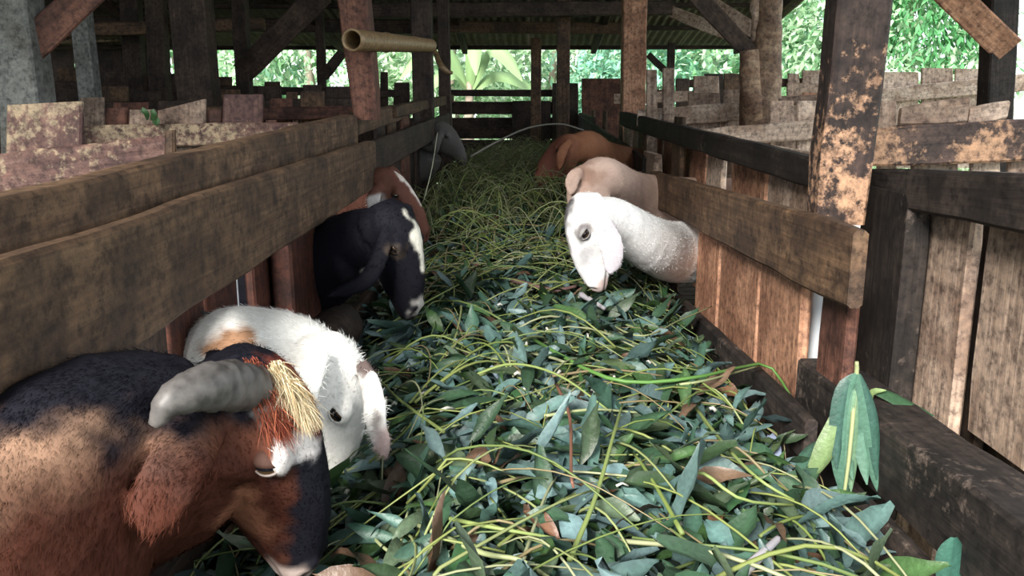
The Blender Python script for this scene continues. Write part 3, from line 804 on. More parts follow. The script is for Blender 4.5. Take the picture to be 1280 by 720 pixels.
long_stem([(520, 655, .02), (600, 690, .03), (650, 700, .03), (690, 725, .02)], .0036, PG)
long_stem([(545, 645, .02), (620, 660, .03), (690, 672, .02)], .003, YG)
long_stem([(870, 510, .03), (905, 555, .04), (950, 600, .04), (1010, 635, .03)], .0030, YG)
long_stem([(850, 630, .02), (855, 600, .04), (880, 592, .05), (930, 625, .04), (1010, 632, .02)], .0030, YG)
long_stem([(745, 395, .02), (800, 420, .04), (850, 400, .07), (890, 383, .08)], .0026, PG)
long_stem([(455, 425, .03), (520, 385, .05), (575, 355, .05), (620, 335, .05)], .003, YG)
long_stem([(555, 540, .02), (500, 500, .03), (470, 470, .04)], .003, YG)
long_stem([(680, 520, .02), (740, 512, .03), (800, 516, .03)], .003, PG)
long_stem([(690, 470, .02), (760, 462, .03), (830, 470, .03)], .0028, (.32, .25, .10))
long_stem([(695, 480, .03), (712, 520, .035), (714, 590, .03), (717, 610, .02)], .0032, (.32, .15, .07), label='reddish dry twig')
long_stem([(590, 470, .03), (640, 455, .05), (700, 470, .05), (770, 520, .02)], .003, YG)
long_stem([(440, 640, .02), (490, 690, .02), (510, 640, .03)], .0028, PG)
long_stem([(928, 716, .02), (950, 695, .03), (974, 672, .03)], .0075, PALE, 'stick', 'pale peeled stick near the lower right of the trough')
long_stem([(726, 368, .03), (740, 376, .03), (756, 386, .03)], .009, PALE, 'stick', 'pale cut stick below the white goat')
long_stem([(640, 350, .02), (690, 362, .03), (720, 358, .03)], .008, (.24, .14, .09), 'stick', 'brown twig below the white goat')
long_stem([(588, 196, .02), (620, 178, .08), (660, 160, .14), (700, 155, .16), (730, 163, .14)], .0045, (.10, .10, .06), 'branch', 'thin arching branch at the far end of the heap')
long_stem([(530, 250, .02), (540, 210, .12), (547, 165, .2)], .002, (.3, .32, .16))
# the larger leaves near the front, sighted
def sight_leaf(u, v, hdg_u, hdg_v, L, W, col, fold=.25, curl=.3, lift=.03, tw=.2, wave=.2):
    def hit(a, b):
        d = ray(a, b); s = .4
        while s < 8:
            p = _EYEV + d * s
            if p.z < surf(max(-.47, min(.47, p.x)), p.y) + lift: return p
            s += .01
        return p
    p, q = hit(u, v), hit(hdg_u, hdg_v)
    fx = (q - p).normalized(); up = Vector((0, -.35, 1)); up = (up - fx * up.dot(fx)).normalized(); sd = up.cross(fx)
    R = Matrix((fx, sd, up)).transposed().to_4x4()
    V, F, C = leaf_geo(L * .8, W * .72, random.uniform(.2, .7), random.uniform(.1, 1.1), random.uniform(-.7, .7), random.uniform(.2, .6), col, 9, random.random() * 6)
    o = mesh_obj('leaf', V, F, M_LEAF, forage, Matrix.Translation(p) @ R, True); set_col(o.data, C); return o
BG = (0.15, 0.285, 0.23); BG2 = (0.23, 0.37, 0.34); DG = (.065, .17, .06)
for a in ((690, 540, 790, 600, .15, .07, BG), (690, 545, 800, 565, .16, .055, BG), (695, 535, 830, 545, .17, .05, BG2), (690, 555, 720, 680, .15, .05, BG2), (700, 560, 760, 640, .14, .045, BG),
          (500, 590, 550, 600, .08, .06, DG), (480, 700, 560, 715, .11, .06, BG2), (610, 600, 622, 655, .07, .04, BG2), (560, 610, 600, 625, .09, .04, BG), (960, 545, 1005, 590, .08, .05, (.38, .45, .55)),
          (770, 400, 830, 410, .14, .07, BG2), (830, 410, 790, 395, .15, .06, BG), (800, 440, 850, 470, .11, .06, BG), (830, 360, 850, 410, .10, .07, DG), (610, 460, 635, 470, .06, .03, (.45, .55, .6)),
          (835, 580, 830, 690, .13, .05, BG), (780, 500, 730, 540, .10, .05, BG), (560, 470, 580, 530, .11, .035, BG), (640, 490, 680, 560, .13, .05, DG), (860, 540, 930, 560, .13, .055, BG2),
          (600, 520, 580, 560, .08, .045, BG), (540, 520, 500, 545, .08, .045, BG), (700, 640, 740, 690, .10, .05, BG2), (590, 680, 560, 720, .1, .055, DG), (880, 650, 920, 690, .1, .05, BG), (930, 600, 900, 640, .1, .05, DG),
          (680, 500, 700, 480, .08, .04, DG), (740, 580, 800, 600, .12, .05, BG2), (655, 510, 605, 480, .09, .045, BG2), (520, 480, 545, 460, .07, .04, BG)):
    sight_leaf(*a)
for a in ((600, 330, 580, 340, .07, .035, (.30, .17, .11)), (655, 640, 680, 655, .07, .04, (.26, .13, .07)), (920, 495, 900, 480, .08, .05, (.33, .17, .08)), (885, 660, 900, 640, .09, .03, (.3, .14, .06)), (735, 362, 700, 372, .09, .04, (.3, .18, .12))):
    sight_leaf(*a, fold=.6, curl=1.2, wave=.5)

# ================================================================== LEAVES HUNG OVER THE EDGE BEAM
def world_leaf(parent, pts, W, col, name='leaf', fold=.35, side=None):
    """leaf whose midrib runs through the given world points"""
    sp = [Vector(p) for p in smooth_pts([tuple(p) for p in pts], 9)]
    V, F, C = [], [], []
    org = sp[0].copy()
    for i, p in enumerate(sp):
        k = i / 9
        t = (sp[min(9, i + 1)] - sp[max(0, i - 1)]).normalized()
        view = side or Vector((0, -1, .2))
        s = t.cross(view).normalized(); n_ = s.cross(t)
        w = W / 2 * math.sin(math.pi * min(1, k * .95 + .04)) ** .75
        for q in (-1, 0, 1):
            V.append(tuple(p - org + s * (q * w * math.cos(fold)) - n_ * (abs(q) * w * math.sin(fold))))
            f = 1.3 if q == 0 else .95
            C.append((col[0] * f, col[1] * f, col[2] * f, 1))
        if i:
            a = (i - 1) * 3; F += [(a, a + 1, a + 4, a + 3), (a + 1, a + 2, a + 5, a + 4)]
    o = mesh_obj(name, V, F, M_LEAF, parent, Matrix.Translation(org), True); set_col(o.data, C); return o
HY = 1.27
sprig = empty('leaf_sprig', PY(1068, 470, HY), 'wilted bunch of long green leaves hanging over the near right beam', 'leaf sprig')
gl = (0.12, 0.26, 0.16)
for (pts, W, c) in (([(1071, 468), (1060, 500), (1054, 570), (1058, 632)], .030, gl), ([(1072, 466), (1068, 510), (1066, 560), (1064, 615)], .026, (.22, .38, .20)), ([(1073, 468), (1084, 520), (1092, 570), (1101, 622)], .024, gl),
                    ([(1068, 468), (1056, 490), (1048, 540), (1046, 585)], .022, (.07, .16, .11)), ([(1060, 490), (1042, 545), (1028, 575), (1004, 610)], .028, (.26, .38, .14)), ([(1074, 468), (1078, 510), (1080, 560), (1084, 606)], .024, (.16, .32, .2)),
                    ([(1070, 467), (1064, 500), (1060, 560), (1066, 600)], .024, (.15, .3, .18)), ([(1076, 470), (1088, 510), (1094, 548), (1096, 600)], .018, (.06, .15, .1))):
    world_leaf(sprig, [PY(u, v, HY - .004 * i - .012 * random.random()) for i, (u, v) in enumerate(pts)], W * 1.5, c, fold=.55)
o = tube_obj('stalk', sprig, [(*PY(1071, 452, HY), .003), (*PY(1070, 475, HY), .004), (*PY(1058, 600, HY - .03), .003), (*PY(1040, 680, HY - .03), .003)], M_STEM, n=6, seg=10); set_col(o.data, [(*PG, 1)] * len(o.data.vertices))
leaf2 = empty('leaf_sprig', PY(1090, 490, 1.37), 'dark slender leaf lying on the near right beam', 'leaf sprig')
world_leaf(leaf2, [PY(1088, 488, 1.38), PY(1110, 492, 1.37), PY(1140, 507, 1.35), PY(1168, 520, 1.33)], .03, (.06, .14, .06), side=Vector((0, -.5, 1)))
world_leaf(leaf2, [PY(1084, 530, 1.30), PY(1088, 505, 1.33), PY(1092, 490, 1.36), PY(1108, 488, 1.36)], .014, (.3, .42, .14))
leaf3 = empty('leaf_sprig', PY(1190, 690, .98), 'dark green drooping leaves at the lower right frame edge', 'leaf sprig')
world_leaf(leaf3, [PY(1192, 672, 1.0), PY(1185, 700, 1.0), PY(1178, 740, 1.0)], .03, (.07, .2, .13))
world_leaf(leaf3, [PY(1194, 672, 1.0), PY(1196, 705, 1.0), PY(1194, 745, 1.0)], .03, (.05, .15, .1))

# ================================================================== BAMBOO PIPE AND HOOK
bam = empty('bamboo_pipe', PY(432, 50, 2.84), 'hollow bamboo pipe tied across the reddish post on the left', 'pipe')
A, B = PY(440, 50, 2.80), PY(538, 57, 3.7)
pts, rad = [], []
for i in range(31):
    k = i / 30
    r = .036 - .008 * k
    if abs(k - .38) < .02 or abs(k - .72) < .02: r *= 1.10
    pts.append(A.lerp(B, k)); rad.append(r)
rr = rad + [.004] * 0
org = A.copy()
V, F = tube_geo([p - org for p in pts] , rad, 16, caps=False)
V2, F2 = tube_geo([p - org for p in pts[:12]], [r * .80 for r in rad[:12]], 16, caps=False, base=len(V))
nb = len(V)
F2 = [tuple(reversed(f)) for f in F2]
V += V2; F += F2
for j in range(16):
    q = (j + 1) % 16
    F.append((j, nb + j, nb + q, q))
F.append(tuple(nb + 11 * 16 + j for j in range(16)))
F.append(tuple(30 * 16 + j for j in range(16)))
mesh_obj('culm', V, F, M_BAMBOO, bam, Matrix.Translation(org), True)
hook = tag(tube_obj('rope_end', None, [pyr(538, 54, 5.2, .014), pyr(545, 68, 5.12, .016), pyr(551, 82, 5.0, .018), pyr(560, 90, 5.0, .015), pyr(566, 91, 5.0, .008)], M_BAMBOO, n=8, seg=14, wob=.2), 'pale curved rope end hanging on the thin dark post', 'rope')

# ================================================================== GOATS
def ring_loft(rings, base):
    """rings: list of lists of points -> closed loft"""
    V, F = [], []
    n = len(rings[0])
    for i, r in enumerate(rings):
        V += [tuple(p) for p in r]
        if i:
            for j in range(n):
                q = (j + 1) % n
                F.append((base + (i - 1) * n + j, base + (i - 1) * n + q, base + i * n + q, base + i * n + j))
    F.append(tuple(base + j for j in range(n - 1, -1, -1)))
    F.append(tuple(base + (len(rings) - 1) * n + j for j in range(n)))
    return V, F
HEAD = [  # x, top, bottom, half width
    (-.045, .012, -.05, .030), (-.025, .035, -.07, .046), (.0, .047, -.088, .055), (.035, .052, -.105, .060), (.07, .049, -.115, .060), (.105, .041, -.113, .050),
    (.14, .031, -.104, .040), (.175, .016, -.094, .034), (.205, -.002, -.088, .032), (.228, -.018, -.084, .030), (.243, -.034, -.078, .022), (.250, -.048, -.068, .010)]
def vsmooth(x):
    x = np.clip(x, 0, 1); return x * x * (3 - 2 * x)
def wnoise(P, s, ph):
    return (np.sin(P[:, 0] * s * 1.0 + ph + 1.7 * np.sin(P[:, 1] * s * .7 + ph)) + np.sin(P[:, 1] * s * 1.3 + 2 * ph + 1.3 * np.sin(P[:, 2] * s * .9)) + np.sin(P[:, 2] * s * 1.1 + 3 * ph + 1.5 * np.sin(P[:, 0] * s * .8))) / 3
class Goat:
    def __init__(s, label, poll, f, d, neck, rump, ears, coat, base, voxel=.006, scale=1.0, hair=0, hair_len=.012, hornless=True, eyelid=None, legs=True, group='goats at the trough', ear_shade=None, hair_box=None, eye_turn=35):
        s.f = Vector(f).normalized(); d = Vector(d); s.d = (d - s.f * d.dot(s.f)).normalized(); s.l = s.d.cross(s.f)
        s.o = Vector(poll); s.sc = scale
        V, F = [], []
        def add(rings):
            v, f_ = ring_loft(rings, len(V)); V.extend(v); F.extend(f_)
        def ell(c, t, up, w, h, n=18, jaw=0.0):
            up = (up - t * up.dot(t)).normalized(); sd = up.cross(t)
            return [c + sd * (w * math.cos(a) * (1 - jaw * max(0, -math.sin(a)))) + up * (h * math.sin(a)) for a in (2 * math.pi * j / n for j in range(n))]
        # head
        rings = []
        for (x, tp, bt, w) in HEAD:
            c = s.h(x, 0, (tp + bt) / 2); rings.append(ell(c, s.f, s.d, w * scale, (tp - bt) / 2 * scale, 20, .28))
        add(rings)
        # brow ridges and cheeks
        for sd in (-1, 1):
            rings = [ell(s.h(.045 + .05 * k, sd * .046, .022 - .012 * k), s.f, s.d, .018 * math.sin(.3 + 2.6 * k) * scale, .017 * math.sin(.3 + 2.6 * k) * scale, 10) for k in (0, .25, .5, .75, 1)]
            add(rings)
            rings = [ell(s.h(.235 - .02 * k, sd * .016, -.034 + .012 * k), s.f, s.d, .013 * math.sin(.4 + 2.4 * k) * scale, .015 * math.sin(.4 + 2.4 * k) * scale, 10) for k in (0, .33, .66, 1)]
            add(rings)
        # neck + trunk
        path = [(*s.h(.02, 0, -.03), .05 * scale, .062 * scale)] + [tuple(n_) for n_ in neck]
        nb = len(path) - 1
        sh = Vector(neck[-1][:3]); rp = Vector(rump)
        ax = (rp - sh); L = ax.length; ax = ax.normalized()
        path += [(*(sh + ax * .12), .125 * scale, .165 * scale), (*(sh + ax * L * .45 + Vector((0, 0, -.03))), .15 * scale, .185 * scale), (*(sh + ax * L * .75 + Vector((0, 0, -.015))), .145 * scale, .17 * scale), (*rp, .11 * scale, .13 * scale), (*(rp + ax * .06), .05, .06)]
        sp = smooth_pts(path, 44)
        P = [Vector(p[:3]) for p in sp]
        rings = []
        for i, p in enumerate(P):
            t = (P[min(len(P) - 1, i + 1)] - P[max(0, i - 1)]).normalized()
            k = min(1, i / 12)
            up = (s.d * (1 - k) * 0.6 + Vector((0, 0, 1)) * (k + .05))
            if abs(up.normalized().dot(t)) > .97: up = s.d
            rings.append(ell(p, t, up, max(.01, sp[i][3]), max(.01, sp[i][4]), 20))
        add(rings)
        s.neck_axis = P
        if legs:
            side = ax.cross(Vector((0, 0, 1))).normalized()
            for fr, base_p in ((1, sh + ax * .10), (0, rp - ax * .02)):
                for q in (-1, 1):
                    h0 = base_p + side * (q * .085)
                    top = h0.z
                    if fr:
                        pts = [(0, -.04, .062), (0.0, -.22, .042), (-.005, (PENZ + .24) - top, .027), (0, (PENZ + .12) - top, .019), (0, (PENZ + .04) - top, .024), (-.01, PENZ + .003 - top, .026)]
                    else:
                        pts = [(-.02, -.04, .085), (-.07, -.2, .060), (.02, (PENZ + .26) - top, .030), (.05, (PENZ + .22) - top, .026), (.03, (PENZ + .05) - top, .021), (.01, PENZ + .003 - top, .025)]
                    cp = [(*(h0 + ax * a + Vector((0, 0, b))), r, r) for a, b, r in pts]
                    sp2 = smooth_pts(cp, 16); Q = [Vector(p[:3]) for p in sp2]
                    add([ell(p, Vector((0, 0, -1)), ax, max(.012, sp2[i][3]), max(.012, sp2[i][4]) * 1.1, 12) for i, p in enumerate(Q)])
            tp = [(*(rp + ax * .04 + Vector((0, 0, .06))), .03, .02), (*(rp + ax * .11 + Vector((0, 0, .09))), .028, .014), (*(rp + ax * .16 + Vector((0, 0, .05))), .012, .008)]
            Q = smooth_pts(tp, 6)
            add([ell(Vector(p[:3]), ax, Vector((0, 0, 1)), p[3], p[4], 10) for p in Q])
        # ears: (list of world points, width, flat normal)
        s.ear_pts = []
        for (pts, W, nrm) in ears:
            sp3 = smooth_pts([tuple(p) for p in pts], 14); Q = [Vector(p) for p in sp3]
            s.ear_pts += Q[4:]
            rr = []
            for i, p in enumerate(Q):
                k = i / 14
                t = (Q[min(14, i + 1)] - Q[max(0, i - 1)]).normalized()
                w = W / 2 * (.42 + .58 * math.sin(math.pi * min(1, .1 + k * .86)) ** .8) * (1 if k < .9 else 1 - (k - .9) * 6.5)
                th = max(voxel * 1.15, .0085 * scale * (1.3 - .5 * k))
                rr.append(ell(p, t, Vector(nrm), max(w, .004), th, 14))
            add(rr)
        me = bpy.data.meshes.new('body_cage'); me.from_pydata(V, [], F); me.update()
        bm = bmesh.new(); bm.from_mesh(me); bmesh.ops.recalc_face_normals(bm, faces=bm.faces); bm.to_mesh(me); bm.free()
        tmp = bpy.data.objects.new('goat_cage', me); COL.objects.link(tmp)
        r = tmp.modifiers.new('r', 'REMESH'); r.mode = 'VOXEL'; r.voxel_size = voxel; r.adaptivity = 0
        m2 = tmp.modifiers.new('s', 'SMOOTH'); m2.factor = .5; m2.iterations = 5 if voxel < .005 else 3
        bpy.context.view_layer.update()
        dg = bpy.context.evaluated_depsgraph_get()
        body = bpy.data.meshes.new_from_object(tmp.evaluated_get(dg))
        bpy.data.objects.remove(tmp)
        n = len(body.vertices)
        co = np.empty(n * 3, np.float32); body.vertices.foreach_get('co', co); co = co.reshape(-1, 3).astype(np.float64)
        nr = np.empty(n * 3, np.float32); body.vertices.foreach_get('normal', nr); nr = nr.reshape(-1, 3).astype(np.float64)
        # nostrils and mouth line
        B = np.array([list(s.f), list(s.l), list(s.d)])
        loc = (co - np.array(s.o)) @ B.T / scale
        s.loc = loc
        dent = np.zeros(n); darkm = np.zeros(n)
        for sd in (-1, 1):
            q = ((loc[:, 0] - .238) / .008) ** 2 + ((loc[:, 1] - sd * .017) / .0055) ** 2 + ((loc[:, 2] + .036 + .25 * (loc[:, 0] - .238)) / .012) ** 2
            dent += .006 * np.exp(-q); darkm = np.maximum(darkm, np.exp(-q))
        zl = -.068 - .10 * (.25 - loc[:, 0])
        q = np.exp(-((loc[:, 2] - zl) / .0035) ** 2) * vsmooth((loc[:, 0] - .165) / .02) * (loc[:, 0] < .27)
        q *= (np.abs(loc[:, 1]) < .06)
        dent += .0035 * q; darkm = np.maximum(darkm, q * .8)
        co2 = co - nr * (dent * scale)[:, None]
        # fine unevenness of flesh and coat
        co2 += nr * (wnoise(co, 38, 1.3) * (.0016 if voxel < .005 else .0007) + wnoise(co, 90, 2.1) * .0007)[:, None]
        # coat colours
        col = np.tile(np.array(base, float), (n, 1))
        jit = wnoise(co, 70, .7) * .010 + wnoise(co, 170, 1.9) * .006
        for it in coat:
            space, c, rad, cc = it[:4]; soft = it[4] if len(it) > 4 else .25
            Q = loc if space == 'h' else co
            e = np.sqrt((((Q - np.array(c)) / np.array(rad)) ** 2).sum(1))
            e = e + jit / np.min(rad)
            w_ = vsmooth((1 + soft - e) / (2 * soft))[:, None]
            col = col * (1 - w_) + np.array(cc) * w_
        if s.ear_pts and ear_shade:
            E = np.array([list(p) for p in s.ear_pts])
            dm = np.min(np.linalg.norm(co[:, None, :] - E[None], axis=2), axis=1) if n < 60000 else np.array([np.min(np.linalg.norm(E - c_, axis=1)) for c_ in co])
            w_ = vsmooth((.034 - dm) / .008)[:, None]; w_ = w_ * ((loc[:, 0] > -9)[:, None])
            col = col * (1 - w_) + np.array(ear_shade) * w_
        col = col * (1 + .10 * wnoise(co, 55, 3.3))[:, None]
        col = col * (1 - darkm[:, None] * .85) + np.array((.03, .018, .016)) * (darkm[:, None] * .85)
        col = np.clip(col, .004, .95)
        s.col = col
        org = Vector((sh.x, sh.y, PENZ))
        co3 = co2 - np.array(org)
        body.vertices.foreach_set('co', co3.astype(np.float32).ravel())
        body.polygons.foreach_set('use_smooth', [True] * len(body.polygons))
        body.materials.clear(); body.materials.append(M_FUR)
        set_col(body, np.c_[col, np.ones(n)])
        body.update(); body.name = 'goat'
        s.ob = bpy.data.objects.new('goat', body); COL.objects.link(s.ob); s.ob.location = org
        tag(s.ob, label, 'goat', group)
        # eyes
        for sd in (-1, 1):
            c = s.h(.07, sd * .0508, .006)
            bm = bmesh.new(); bmesh.ops.create_uvsphere(bm, u_segments=16, v_segments=10, radius=.0150 * scale)
            me = bpy.data.meshes.new('eye'); bm.to_mesh(me); bm.free(); me.materials.append(M_EYE); me.polygons.foreach_set('use_smooth', [True] * len(me.polygons))
            e = bpy.data.objects.new('eye', me); COL.objects.link(e)
            ea = math.radians(eye_turn)
            R = Matrix((s.f * math.cos(ea) + s.d * math.sin(ea), s.l, s.d * math.cos(ea) - s.f * math.sin(ea))).transposed().to_4x4()
            place(e, Matrix.Translation(c) @ R, s.ob)
            # lids: two crescents of skin round the eyeball
            for (nm, a0, a1, cc) in (('upper_eyelid', 26 if eyelid is None else eyelid, 88, (.05, .026, .02) if eyelid is not None else None), ('lower_eyelid', -75, -34, (.22, .18, .165) if eyelid is not None else None)):
                Vv, Ff = [], []
                rr_ = .0164 * scale
                for i in range(13):
                    b = -80 + 160 * i / 12
                    for j in range(6):
                        a = math.radians(a0 + (a1 - a0) * j / 5); bb = math.radians(b)
                        # axis through the eye along the face: lids hinge at the corners
                        y_ = math.cos(bb) * math.cos(a); z_ = math.cos(bb) * math.sin(a); x_ = math.sin(bb)
                        Vv.append((x_ * rr_ * 1.05, sd * y_ * rr_, z_ * rr_))
                for i in range(12):
                    for j in range(5):
                        q0 = i * 6 + j; Ff.append((q0, q0 + 1, q0 + 7, q0 + 6))
                k_ = np.argmin(((loc - np.array((.085, sd * .05, .03))) ** 2).sum(1))
                lid = mesh_obj(nm, Vv, Ff, M_FUR, e, None, True)
                so = lid.modifiers.new('s', 'SOLIDIFY'); so.thickness = .002; so.offset = 1
                lid.matrix_basis = Matrix.Identity(4)
                cl = cc if cc else tuple(np.clip(col[k_] * .75, .01, .9))
                set_col(lid.data, [(*cl, 1)] * len(Vv))
        if hair:
            s.make_hair(co2, nr, col, hair, hair_len, voxel, hair_box)
    def h(s, x, y, z):
        return s.o + (s.f * x + s.l * y + s.d * z) * s.sc
    def make_hair(s, co, nr, col, N_, hl, voxel, hb):
        ok = np.ones(len(co), bool)
        if hb:
            ok = (co[:, 0] > hb[0]) & (co[:, 0] < hb[1]) & (co[:, 1] > hb[2]) & (co[:, 1] < hb[3])
        # none on nose, lips and eyes
        L = s.loc
        ok &= ~((L[:, 0] > .205) & (L[:, 0] < .27) & (np.abs(L[:, 1]) < .05) & (np.abs(L[:, 2] + .05) < .08))
        for sd in (-1, 1):
            ok &= ((L - np.array((.07, sd * .054, .004))) ** 2).sum(1) > .020 ** 2
        idx = np.nonzero(ok)[0]
        if not len(idx): return
        pick = rng.choice(idx, N_)
        p = co[pick] + rng.normal(0, voxel * .4, (N_, 3)); n_ = nr[pick]
        # coat lies back from the nose over the neck towards the trunk, and down
        axis = np.array([list(a) for a in s.neck_axis])
        head = (s.loc[pick, 0] > .0) & (s.loc[pick, 0] < .28) & (np.abs(s.loc[pick, 1]) < .09) & (np.abs(s.loc[pick, 2]) < .13)
        dd = np.linalg.norm(p[:, None, :] - axis[None], axis=2) if N_ < 30000 else None
        if dd is None:
            k = np.concatenate([np.argmin(np.linalg.norm(q[:, None, :] - axis[None], axis=2), axis=1) for q in np.array_split(p, 8)])
        else: k = np.argmin(dd, axis=1)
        tan = np.gradient(axis, axis=0); tan /= np.linalg.norm(tan, axis=1)[:, None]
        fl = tan[k] + np.array((0, 0, -.45))
        fl[head] = -np.array(s.f) + n_[head] * .1
        fl += rng.normal(0, .25, fl.shape)
        fl -= n_ * (fl * n_).sum(1)[:, None]
        fl /= np.linalg.norm(fl, axis=1)[:, None] + 1e-9
        ln = hl * rng.uniform(.55, 1.25, N_) * np.where(head, .6, 1.0)
        tip = p + fl * ln[:, None] + n_ * (ln * rng.uniform(.12, .38, N_))[:, None]
        sd = np.cross(fl, n_) * (.00055 if voxel < .005 else .0009)
        org = np.array(s.ob.location)
        V = np.stack([p - sd - n_ * .001, p + sd - n_ * .001, tip], 1).reshape(-1, 3) - org
        me = bpy.data.meshes.new('coat_hair')
        me.vertices.add(N_ * 3); me.vertices.foreach_set('co', V.astype(np.float32).ravel())
        me.loops.add(N_ * 3); me.loops.foreach_set('vertex_index', np.arange(N_ * 3, dtype=np.int32))
        me.polygons.add(N_); me.polygons.foreach_set('loop_start', np.arange(0, N_ * 3, 3, dtype=np.int32))
        me.update(); me.validate()
        c = col[pick] * rng.uniform(.75, 1.3, (N_, 1))
        set_col(me, np.c_[np.repeat(np.clip(c, .004, .95), 3, axis=0), np.ones(N_ * 3)])
        me.materials.append(M_HAIR)
        o = bpy.data.objects.new('coat_hair', me); COL.objects.link(o); o.parent = s.ob; o['kind'] = 'stuff'

def tuft(g, roots, n, length, cols, flow, name, wid=.0007):
    """longer hair growing from an area: roots = list of (centre, radius)"""
    V, F, C = [], [], []
    org = g.ob.location
    for i in range(n):
        c, r = random.choice(roots)
        p = Vector(c) + Vector((random.gauss(0, 1), random.gauss(0, 1), random.gauss(0, 1))).normalized() * (r * random.random() ** .5)
        d = (Vector(flow) + Vector((random.gauss(0, .28), random.gauss(0, .28), random.gauss(0, .28)))).normalized()
        L = length * random.uniform(.55, 1.2); sd = d.cross(Vector((random.random() - .5, random.random() - .5, random.random() - .5))).normalized() * wid
        dr = Vector((0, 0, -L * .35)); b = len(V)
        for k in (0, .5, 1):
            q = p + d * (L * k) + dr * k * k - org; w_ = sd * (1 - k * .9)
            V += [tuple(q - w_), tuple(q + w_)]
        F += [(b, b + 1, b + 3, b + 2), (b + 2, b + 3, b + 5, b + 4)]
        cc = random.choice(cols); j = random.uniform(.7, 1.25); C += [(*(x * j for x in cc), 1)] * 6
    o = mesh_obj(name, V, F, M_HAIR, None); o.parent = g.ob; o.matrix_basis = Matrix.Identity(4); set_col(o.data, C); o['kind'] = 'stuff'
    return o
def horn(g, ctrl, label=None, seg=26):
    sp = smooth_pts(ctrl, seg)
    pts = [Vector(p[:3]) for p in sp]
    rad = [p[3] * (1 + .05 * math.sin(i * 2.4)) for i, p in enumerate(sp)]
    org = pts[0].copy()
    V, F = tube_geo([p - org for p in pts], rad, 16, ell=(1.0, 1.0), wob=.1)
    o = mesh_obj('horn', V, F, M_HORN, g.ob, Matrix.Translation(org), True)
    if label: o['label'] = label
    return o
def E_(pts, Y):
    return [tuple(PY(u, v, Y if not isinstance(Y, (list, tuple)) else Y[i])) for i, (u, v) in enumerate(pts)]
def nk(u, v, Y, w, h):
    return (*PY(u, v, Y), w, h)

BLACK = (.007, .007, .011); RUST = (.17, .072, .045); TAN = (.30, .185, .125); WHITE = (.80, .80, .80); CREAM = (.62, .50, .34); GREYW = (.48, .45, .44); BLUR_RED = (.05, .016, .010)

# ---- near goat, rust and black, bottom left
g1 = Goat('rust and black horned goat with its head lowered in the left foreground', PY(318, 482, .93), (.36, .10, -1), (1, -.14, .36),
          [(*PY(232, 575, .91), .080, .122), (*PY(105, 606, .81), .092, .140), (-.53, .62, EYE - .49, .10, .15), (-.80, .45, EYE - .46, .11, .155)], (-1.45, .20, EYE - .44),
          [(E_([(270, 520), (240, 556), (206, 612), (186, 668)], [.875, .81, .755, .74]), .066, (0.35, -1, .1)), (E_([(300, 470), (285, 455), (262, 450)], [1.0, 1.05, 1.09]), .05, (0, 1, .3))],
          [('w', PY(40, 570, .72), (.16, .16, .06), TAN, .5), ('w', PY(205, 615, .745), (.05, .045, .06), (.13, .085, .072), .35), ('w', PY(70, 735, .75), (.40, .34, .165), BLUR_RED, .35),  # dark red blob painted in for the blurred dark corner of the view
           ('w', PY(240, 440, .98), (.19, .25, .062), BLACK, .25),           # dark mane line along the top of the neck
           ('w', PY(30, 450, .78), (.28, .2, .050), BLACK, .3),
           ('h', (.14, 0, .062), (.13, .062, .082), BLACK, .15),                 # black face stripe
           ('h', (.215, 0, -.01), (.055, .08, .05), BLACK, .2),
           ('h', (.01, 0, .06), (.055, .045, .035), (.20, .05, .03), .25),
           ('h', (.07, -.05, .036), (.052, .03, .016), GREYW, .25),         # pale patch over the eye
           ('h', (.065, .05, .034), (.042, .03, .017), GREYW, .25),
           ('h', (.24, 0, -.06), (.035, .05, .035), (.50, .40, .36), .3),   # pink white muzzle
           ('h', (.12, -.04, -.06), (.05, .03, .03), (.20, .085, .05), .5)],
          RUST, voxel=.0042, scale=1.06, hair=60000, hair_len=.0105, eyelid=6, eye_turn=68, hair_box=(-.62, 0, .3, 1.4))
horn(g1, [(*PY(318, 484, .90), .026), (*PY(288, 482, .86), .027), (*PY(250, 486, .815), .024), (*PY(214, 502, .785), .017), (*PY(192, 532, .775), .006)], 'curved grey horn')
tuft(g1, [(PY(345, 462, .91), .012), (PY(362, 482, .905), .012), (PY(374, 500, .905), .010)], 2600, .028, [(.42, .34, .21), (.32, .23, .12), (.52, .46, .33)], (.5, -.2, -.75), 'forelock', .0005)
tuft(g1, [(PY(312, 464, .90), .018), (PY(324, 490, .895), .02), (PY(340, 520, .89), .018)], 2800, .026, [(.2, .05, .03), (.12, .03, .02), (.28, .09, .05)], (.45, -.15, -.8), 'forelock', .0005)

# ---- white goat with brown patches behind it
g2 = Goat('white goat with brown patches and a pink ear, right behind the rust goat', PY(420, 452, 1.33), (.05, .06, -1), (1, .0, .12),
          [(*PY(365, 455, 1.38), .075, .085), (*PY(300, 452, 1.42), .085, .10), (-.58, 1.45, EYE - .50, .09, .12), (-.85, 1.45, EYE - .47, .10, .15)], (-1.5, 1.5, EYE - .44),
          [(E_([(452, 455), (466, 490), (470, 530), (482, 575)], [1.30, 1.26, 1.24, 1.23]), .042, (-.3, -1, .1)), (E_([(400, 440), (385, 480), (380, 520)], [1.27, 1.22, 1.21]), .05, (-.2, -1, 0))],
          [('w', PY(305, 420, 1.40), (.055, .2, .03), (.30, .17, .10), .3), ('w', PY(458, 462, 1.30), (.016, .06, .045), (.10, .075, .07), .3), ('w', PY(484, 560, 1.23), (.022, .05, .04), (.62, .46, .43), .4),
           ('w', (-1.2, 1.5, 1.1), (.25, .3, .2), (.2, .1, .06), .3), ('w', PY(475, 520, 1.25), (.012, .03, .03), (.16, .13, .12), .5)],
          (.78, .77, .74), voxel=.0048, hair=16000, hair_len=.012, hair_box=(-.62, 0, .8, 2))
